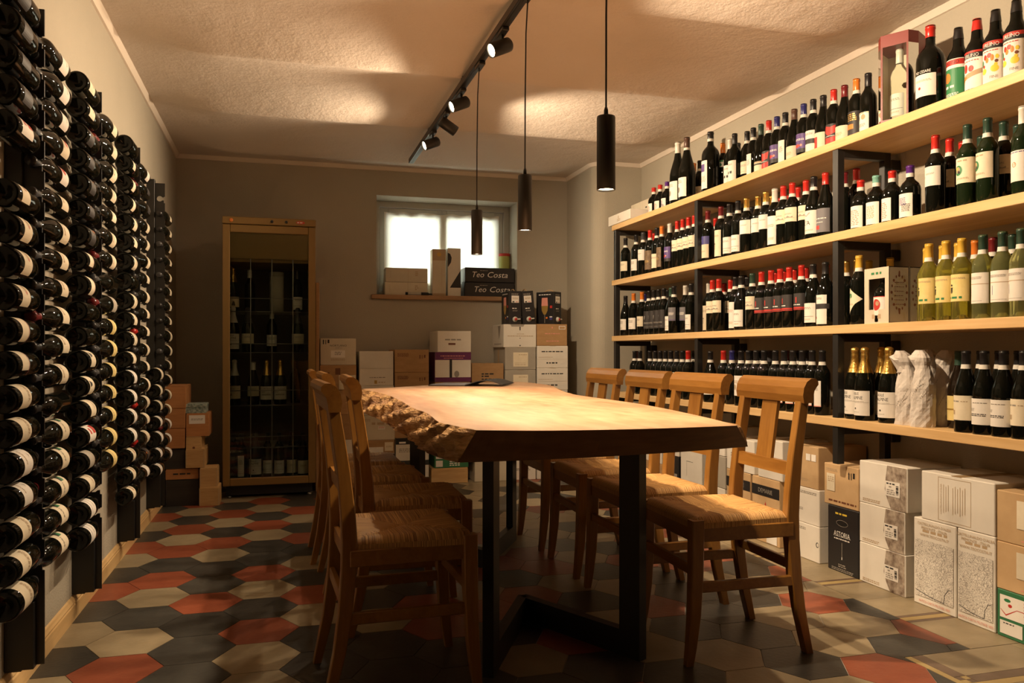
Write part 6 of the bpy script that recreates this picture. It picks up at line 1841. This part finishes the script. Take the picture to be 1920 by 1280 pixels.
for k, (z0, z1, dy) in enumerate(((0.0, 0.172, 0.0), (0.172, 0.345, 0.004), (0.345, 0.528, -0.010))):
    rt('white carton with rock-textured print and barcode sticker, %s of three' % ['lowest', 'middle', 'topmost'][k], 2.733 + dy, 3.008, z0, z1, 'card_white',
       [('poly', 'rock_print', [(0.60, 0.99), (0.985, 0.99), (0.985, 0.01), (0.68, 0.01), (0.60, 0.22), (0.55, 0.45), (0.57, 0.70)]), ('rect', 'paper_white', 0.57, 0.30, 0.86, 0.64), ('greek', 'ink_black', 170 + k, 0.59, 0.76, 0.57, 0.006, 1), ('greek', 'ink_grey', 173 + k, 0.64, 0.70, 0.50, 0.006, 1), ('greek', 'ink_grey', 176 + k, 0.60, 0.76, 0.43, 0.0045, 3)] + [('rect', 'ink_black', 0.785, 0.36 + 0.026 * i, 0.835, 0.372 + 0.026 * i + 0.006 * (i % 3)) for i in range(8)] + [('greek', 'ink_tan', 179 + k, 0.08, 0.45, 0.10, 0.004, 2)], tape=False)
rt('black carton with white lettering and an oval grip hole', 3.012, 3.222, 0.0, 0.297, 'card_black', [('greek', 'ink_yellow', 182, 0.26, 0.66, 0.88, 0.008, 1), ('disc', 'ink_grey', 0.48, 0.755, 0.19, 0.070), ('disc', 'matt_black', 0.48, 0.755, 0.18, 0.062), ('text', 'ink_white', 'ASTORIA', 0.48, 0.585, 0.023, 0.82), ('rect', 'ink_white', 0.20, 0.545, 0.76, 0.549), ('greek', 'ink_white', 183, 0.22, 0.74, 0.50, 0.005, 1), ('rect', 'ink_grey', 0.47, 0.22, 0.485, 0.46), ('rect', 'ink_white', 0.465, 0.20, 0.49, 0.24), ('greek', 'ink_grey', 184, 0.36, 0.62, 0.11, 0.005, 2), ('greek', 'ink_grey', 185, 0.14, 0.84, 0.045, 0.004, 2)], tape=False)
rt('brown carton with cream paper sticker on the black lettered one', 3.012, 3.248, 0.298, 0.487, 'card_tan', [('rect', 'paper_cream', 0.09, 0.34, 0.33, 0.76), ('greek', 'ink_tan', 186, 0.12, 0.30, 0.66, 0.005, 3), ('greek', 'ink_tan', 187, 0.06, 0.40, 0.86, 0.004, 2), ('greek', 'ink_brown', 188, 0.14, 0.94, 0.09, 0.008, 1)] + sym('ink_black', 0.72, 0.70), tape=False)
rt('white carton on the floor behind the nearest chair leg', 3.282, 3.492, 0.0, 0.173, 'card_white', [('greek', 'ink_grey', 189, 0.05, 0.5, 0.86, 0.004, 2), ('disc', 'ink_black', 0.93, 0.5, 0.05, 0.06), ('disc', 'card_white', 0.94, 0.5, 0.035, 0.042)], tape=False)
rt('white carton under the brown one behind the nearest chair', 3.282, 3.490, 0.173, 0.346, 'card_white', [('greek', 'ink_grey', 190, 0.3, 0.9, 0.88, 0.004, 2), ('greek', 'ink_grey', 191, 0.05, 0.4, 0.40, 0.004, 2)], tape=False)
rt('brown carton with two small white marks behind the nearest chair', 3.290, 3.482, 0.346, 0.548, 'card_tan', [('rect', 'paper_white', 0.52, 0.66, 0.70, 0.82), ('rect', 'paper_white', 0.74, 0.66, 0.92, 0.82), ('greek', 'ink_tan', 192, 0.2, 0.6, 0.20, 0.004, 2)])
dem = [('rect', 'card_black', 0.0, 0.72, 1.0, 0.88), ('text', 'ink_grey', 'DEMARIE', 0.50, 0.80, 0.022, 1.0), ('poly', 'ink_red', [(0.46, 0.56), (0.54, 0.56), (0.50, 0.64)]), ('rect', 'ink_red', 0.42, 0.50, 0.46, 0.545), ('rect', 'ink_red', 0.48, 0.50, 0.52, 0.545), ('rect', 'ink_red', 0.54, 0.50, 0.58, 0.545), ('greek', 'ink_brown', 193, 0.34, 0.68, 0.45, 0.006, 2), ('greek', 'ink_brown', 194, 0.40, 0.64, 0.36, 0.006, 2), ('rect', 'paper_white', 0.55, 0.02, 0.92, 0.22)]
rt('brown carton with a black name band behind the nearest chair', 3.600, 3.852, 0.0, 0.340, 'card_tan', dem, tape=False)
rt('brown carton with a black name band, farther of the pair', 3.868, 4.112, 0.0, 0.340, 'card_tan', dem, tape=False)
rt('white carton with a short black stripe on the banded carton', 3.575, 3.795, 0.3405, 0.545, 'card_white', [('rect', 'ink_black', 0.10, 0.55, 0.34, 0.75), ('greek', 'ink_grey', 195, 0.4, 0.9, 0.4, 0.005, 2)])
rt('pale carton with faint text on the farther banded carton', 3.830, 4.110, 0.3405, 0.520, 'card_white', [('greek', 'ink_grey', 196, 0.16, 0.46, 0.50, 0.007, 2), ('greek', 'ink_grey', 197, 0.2, 0.6, 0.2, 0.008, 1)])
rt('white carton on the floor in the middle of the shelf row', 4.130, 4.345, 0.0, 0.215, 'card_white', [('rect', 'paper_cream', 0.3, 0.3, 0.8, 0.7), ('greek', 'ink_grey', 198, 0.34, 0.74, 0.6, 0.006, 3)])
rt('pale grey carton stacked in the middle of the shelf row', 4.125, 4.345, 0.2155, 0.400, 'card_grey')
rt('white carton topping the middle of the shelf row', 4.132, 4.340, 0.4005, 0.560, 'card_white', [('greek', 'ink_grey', 199, 0.1, 0.7, 0.5, 0.006, 2)])
rt('tall white carton with a hanging cord mark, past the middle', 4.395, 4.665, 0.0, 0.455, 'card_white', [('rect', 'paper_cream', 0.40, 0.10, 0.85, 0.42), ('rect', 'ink_black', 0.28, 0.70, 0.60, 0.705), ('rect', 'ink_black', 0.30, 0.50, 0.306, 0.70)])
rt('black carton with silver stripe farther along the shelf row', 4.690, 4.905, 0.0, 0.330, 'card_black', [('rect', 'ink_grey', 0.1, 0.60, 0.9, 0.66)], tape=False)
rt('small white carton on the far black one', 4.690, 4.900, 0.3305, 0.490, 'card_white', [('greek', 'ink_grey', 200, 0.1, 0.7, 0.5, 0.006, 2)])
rt('brown carton near the far end of the shelf row', 4.930, 5.200, 0.0, 0.250, 'card_brown')
rt('white carton topping the far brown carton', 4.935, 5.195, 0.2505, 0.440, 'card_white')
rt('white carton last in the shelf row by the pilaster', 5.225, 5.500, 0.0, 0.330, 'card_white')

# ------------------------------------------------------------------ odd things standing on the shelves
ZT = SHELF_Z[0] + 0.0003
gs = 'cream boxes at the far end of the top shelf'
carton('long cream box at the back of the top shelf\'s far end', 2.545, 2.700, 5.235, 5.660, ZT, ZT + 0.165, 'card_cream', 'X', [('rect', 'ink_tan', 0.48, 0.0, 0.484, 1.0), ('rect', 'ink_tan', 0.10, 0.1, 0.103, 0.9), ('greek', 'ink_black', 211, 0.60, 0.66, 0.62, 0.010, 1)], tape=False, group=gs)
carton('slim white box at the front of the top shelf\'s far end', 2.372, 2.535, 5.290, 5.690, ZT, ZT + 0.072, 'card_white', 'X', [('disc', 'ink_tan', 0.48, 0.62, 0.014, 0.03), ('greek', 'ink_tan', 212, 0.42, 0.56, 0.35, 0.006, 2)], tape=False, group=gs)

# red six-sided presentation case with a clear front and a bottle standing inside
px, py = 2.505, 2.832
pc = thing('presentation_case', 'red six-sided presentation case with clear front on the top shelf', 'case', (px, py, ZT), math.radians(30))
hw, hd, hh = 0.080, 0.076, 0.375
hexo = [(-hd, -0.055), (-hd, 0.055), (-hd + 0.045, hw), (hd, hw), (hd, -hw), (-hd + 0.045, -hw)]
obj('base', MB().extrude(hexo, 2, 0.0, 0.022, 'card_red').mesh('base'), pc)
obj('roof', MB().extrude(hexo, 2, hh - 0.050, hh, 'card_red').mesh('roof'), pc)
bw = MB()
for a, b_ in ((2, 3), (3, 4), (4, 5)):
    p, q = Vector(hexo[a]), Vector(hexo[b_])
    n = Vector(((q - p).y, -(q - p).x)).normalized() * 0.003
    bw.extrude([tuple(p), tuple(q), tuple(q + n), tuple(p + n)], 2, 0.022, hh - 0.050, 'card_red')
    m2 = n * 1.2
    bw.extrude([tuple(p + m2), tuple(q + m2), tuple(q + m2 + n * 0.3), tuple(p + m2 + n * 0.3)], 2, 0.022, hh - 0.050, 'card_cream')
for a in (0, 1):
    x, y = hexo[a]
    s = 1 if a else -1
    bw.box(x, x + 0.005, min(y, y - s * 0.008), max(y, y - s * 0.008), 0.022, hh - 0.050, 'card_red')
obj('wall_panel', bw.mesh('wall_panel'), pc)
cl = MB()
for a, b_ in ((5, 0), (0, 1), (1, 2)):
    p, q = hexo[a], hexo[b_]
    cl.face([(p[0], p[1], 0.022), (q[0], q[1], 0.022), (q[0], q[1], hh - 0.05), (p[0], p[1], hh - 0.05)], 'pane')
obj('clear_panel', cl.mesh('clear_panel'), pc)
kb = bottle('clear bottle with brown dried fruit inside the red case', 'bord', 'clear', 'white', 0, 'low_white', (px - 0.005, py, ZT + 0.0225), rotz=PI + 0.2)
fr_ = MB()
for i in range(7):
    r = random.Random(40 + i)
    R = Matrix.Translation((-0.046, r.uniform(-0.022, 0.022), 0.13 + i * 0.011)) @ Matrix.Diagonal((0.5, 1.0, 1.2, 1.0))
    fr_.lathe([(0.0, -0.012), (0.008, -0.008), (0.011, 0.0), (0.008, 0.008), (0.0, 0.012)], ['paper_brown', 'ink_gold', 'ink_brown'][i % 3], 8, True, R)
obj('dried_ornament', fr_.mesh('dried_ornament'), kb)

# kraft gift boxes with a window, a dark bottle behind it
def gift_box(label, x0, x1, y0, y1, z0, h, withb):
    t = thing('gift_box', label, 'gift box', ((x0 + x1) / 2, (y0 + y1) / 2, z0), 0, 'windowed gift boxes on the third shelf')
    sx, sy = x1 - x0, y1 - y0
    w = MB()
    w.box(-sx / 2, sx / 2, -sy / 2, -sy / 2 + 0.003, 0, h, 'card_grey')
    w.box(-sx / 2, sx / 2, sy / 2 - 0.003, sy / 2, 0, h, 'card_grey')
    w.box(sx / 2 - 0.003, sx / 2, -sy / 2, sy / 2, 0, h, 'card_grey')
    w.box(-sx / 2, sx / 2, -sy / 2, sy / 2, h - 0.003, h, 'card_grey')
    w.box(-sx / 2, sx / 2, -sy / 2, sy / 2, 0, 0.003, 'card_grey')
    obj('walls', w.mesh('walls'), t)
    f = MB()
    a, b_, c_, d_ = -sy / 2 + 0.022, sy / 2 - 0.026, 0.058, h - 0.045
    for y0_, y1_, z0_, z1_ in ((-sy / 2, sy / 2, 0, c_), (-sy / 2, sy / 2, d_, h), (-sy / 2, a, c_, d_), (b_, sy / 2, c_, d_)):
        f.box(-sx / 2 - 0.001, -sx / 2 + 0.003, y0_, y1_, z0_, z1_, 'card_cream')
    obj('window_front', f.mesh('window_front'), t)
    pr = MB()
    decal(pr, [('greek', 'ink_green', 221, -0.030, 0.030, h - 0.028, 0.010, 1), ('greek', 'ink_tan', 222, -0.026, 0.026, 0.020, 0.018, 1)], lambda s, tt, l: (-sx / 2 - 0.001 - l, -s, tt), 0.0005)
    orn = [('greek', 'ink_brown', 223 + i, -0.024, 0.024, 0.075 + 0.018 * i, 0.003, 1) for i in range(6)]
    for i in range(16):
        a_ = 2 * PI * i / 16
        orn.append(('disc', 'ink_brown', 0.038 * math.cos(a_), 0.125 + 0.070 * math.sin(a_), 0.0055 - 0.002 * (i % 2), 0.006))
    orn += [('disc', 'ink_brown', 0, 0.205, 0.004, 0.010), ('disc', 'ink_brown', 0, 0.045, 0.004, 0.010)]
    decal(pr, orn, lambda s, tt, l: (s, -sy / 2 - l, tt), 0.0005)
    obj('print', pr.mesh('print'), t)
    if withb:
        bottle(withb, 'stump', 'dark', 'black', 0, 'r_crest', ((x0 + x1) / 2 - 0.012, (y0 + y1) / 2, z0 + 0.0035), rotz=PI, group=None)
Z2 = SHELF_Z[2] + 0.0004
gift_box('kraft gift box with a window showing a bottle, on the third shelf', 2.395, 2.495, 2.774, 2.918, Z2, 0.232, 'round-bellied dark bottle seen through the front gift box window')
gift_box('kraft gift box standing against the back of the windowed one', 2.498, 2.600, 2.774, 2.918, Z2, 0.232, 'dark bottle inside the rear of the two gift boxes')

# bottles wrapped in printed tissue paper
def wrapped(label, x, y, h, seed, lean, rz):
    r = random.Random(seed)
    t = thing('wrapped_bottle', label, 'bottle', (x, y, SHELF_Z[3] + 0.0003), rz, 'tissue-wrapped bottles on the lowest shelf')
    mb = MB()
    seg, rows = 22, 20
    V, F = [], []
    for j in range(rows + 1):
        z = j / rows
        if z < 0.52:
            rad = 0.0455 - 0.003 * z
        elif z < 0.78:
            rad = 0.0440 - 0.018 * ((z - 0.52) / 0.26)
        else:
            rad = 0.026 + 0.010 * math.sin((z - 0.78) / 0.22 * PI) - 0.010 * max(0, z - 0.92) / 0.08
        for k in range(seg):
            a = 2 * PI * k / seg
            w = 1 + 0.055 * math.sin(a * 3 + z * 9 + seed) + 0.035 * math.sin(a * 7 - z * 16 + seed * 2) + r.uniform(-0.03, 0.03)
            V.append((rad * w * math.cos(a) + lean[0] * max(0, z - 0.75), rad * w * math.sin(a) + lean[1] * max(0, z - 0.75), z * h))
    for j in range(rows):
        for k in range(seg):
            k2 = (k + 1) % seg
            F.append((j * seg + k, j * seg + k2, (j + 1) * seg + k2, (j + 1) * seg + k))
    F.append(tuple(rows * seg + k for k in range(seg)))
    mb.add(V, F, 'tissue', False)
    obj('tissue_wrap', mb.mesh('tissue_wrap'), t)
    # folded beak of paper at the neck
    bk_ = MB()
    bx, by = lean[0] * 0.2, lean[1] * 0.2
    top = h * 0.985
    P = [(bx + 0.010, by + 0.026, top - 0.004), (bx - 0.030, by + 0.034, top - 0.020), (bx - 0.040, by + 0.004, top - 0.034), (bx - 0.022, by - 0.010, top - 0.060), (bx - 0.030, by + 0.000, top - 0.085), (bx - 0.004, by + 0.004, top - 0.092), (bx + 0.016, by - 0.002, top - 0.030)]
    Q = [(p[0] + 0.010, p[1] - 0.020, p[2] + 0.002) for p in P]
    n = len(P)
    bk_.add(P + Q, [tuple(range(n)), tuple(range(2 * n - 1, n - 1, -1))] + [(i, n + i, n + (i + 1) % n, (i + 1) % n) for i in range(n)], 'tissue')
    obj('folded_tip', bk_.mesh('folded_tip'), t)
    pm = MB()
    for q in range(5):
        a0, z0 = -0.9 + 0.42 * q + r.uniform(-0.1, 0.1), r.uniform(0.03, 0.15)
        for i in range(5):
            a, zz = a0 + i * 0.085, z0 + i * 0.008
            R_ = 0.0495
            pm.face([(-R_ * math.cos(a), -R_ * math.sin(a), zz), (-R_ * math.cos(a + 0.06), -R_ * math.sin(a + 0.06), zz + 0.004), (-R_ * math.cos(a + 0.06), -R_ * math.sin(a + 0.06), zz + 0.009), (-R_ * math.cos(a), -R_ * math.sin(a), zz + 0.005)], 'ink_grey')
    obj('printed_script', pm.mesh('printed_script'), t)
wrapped('tissue-wrapped bottle with a beak-like fold, next to the gold-foil ones', 2.446, 2.730, 0.300, 2, (-0.05, 0.10), 0.2)
wrapped('tissue-wrapped bottle in the middle of the wrapped ones', 2.438, 2.636, 0.302, 5, (-0.02, 0.06), -0.1)
wrapped('tissue-wrapped bottle set back behind the middle wrapped one', 2.562, 2.738, 0.305, 9, (0.0, 0.03), 0.4)
wrapped('tissue-wrapped bottle farthest right, set back on the shelf', 2.545, 2.642, 0.302, 13, (0.02, -0.03), 0.9)
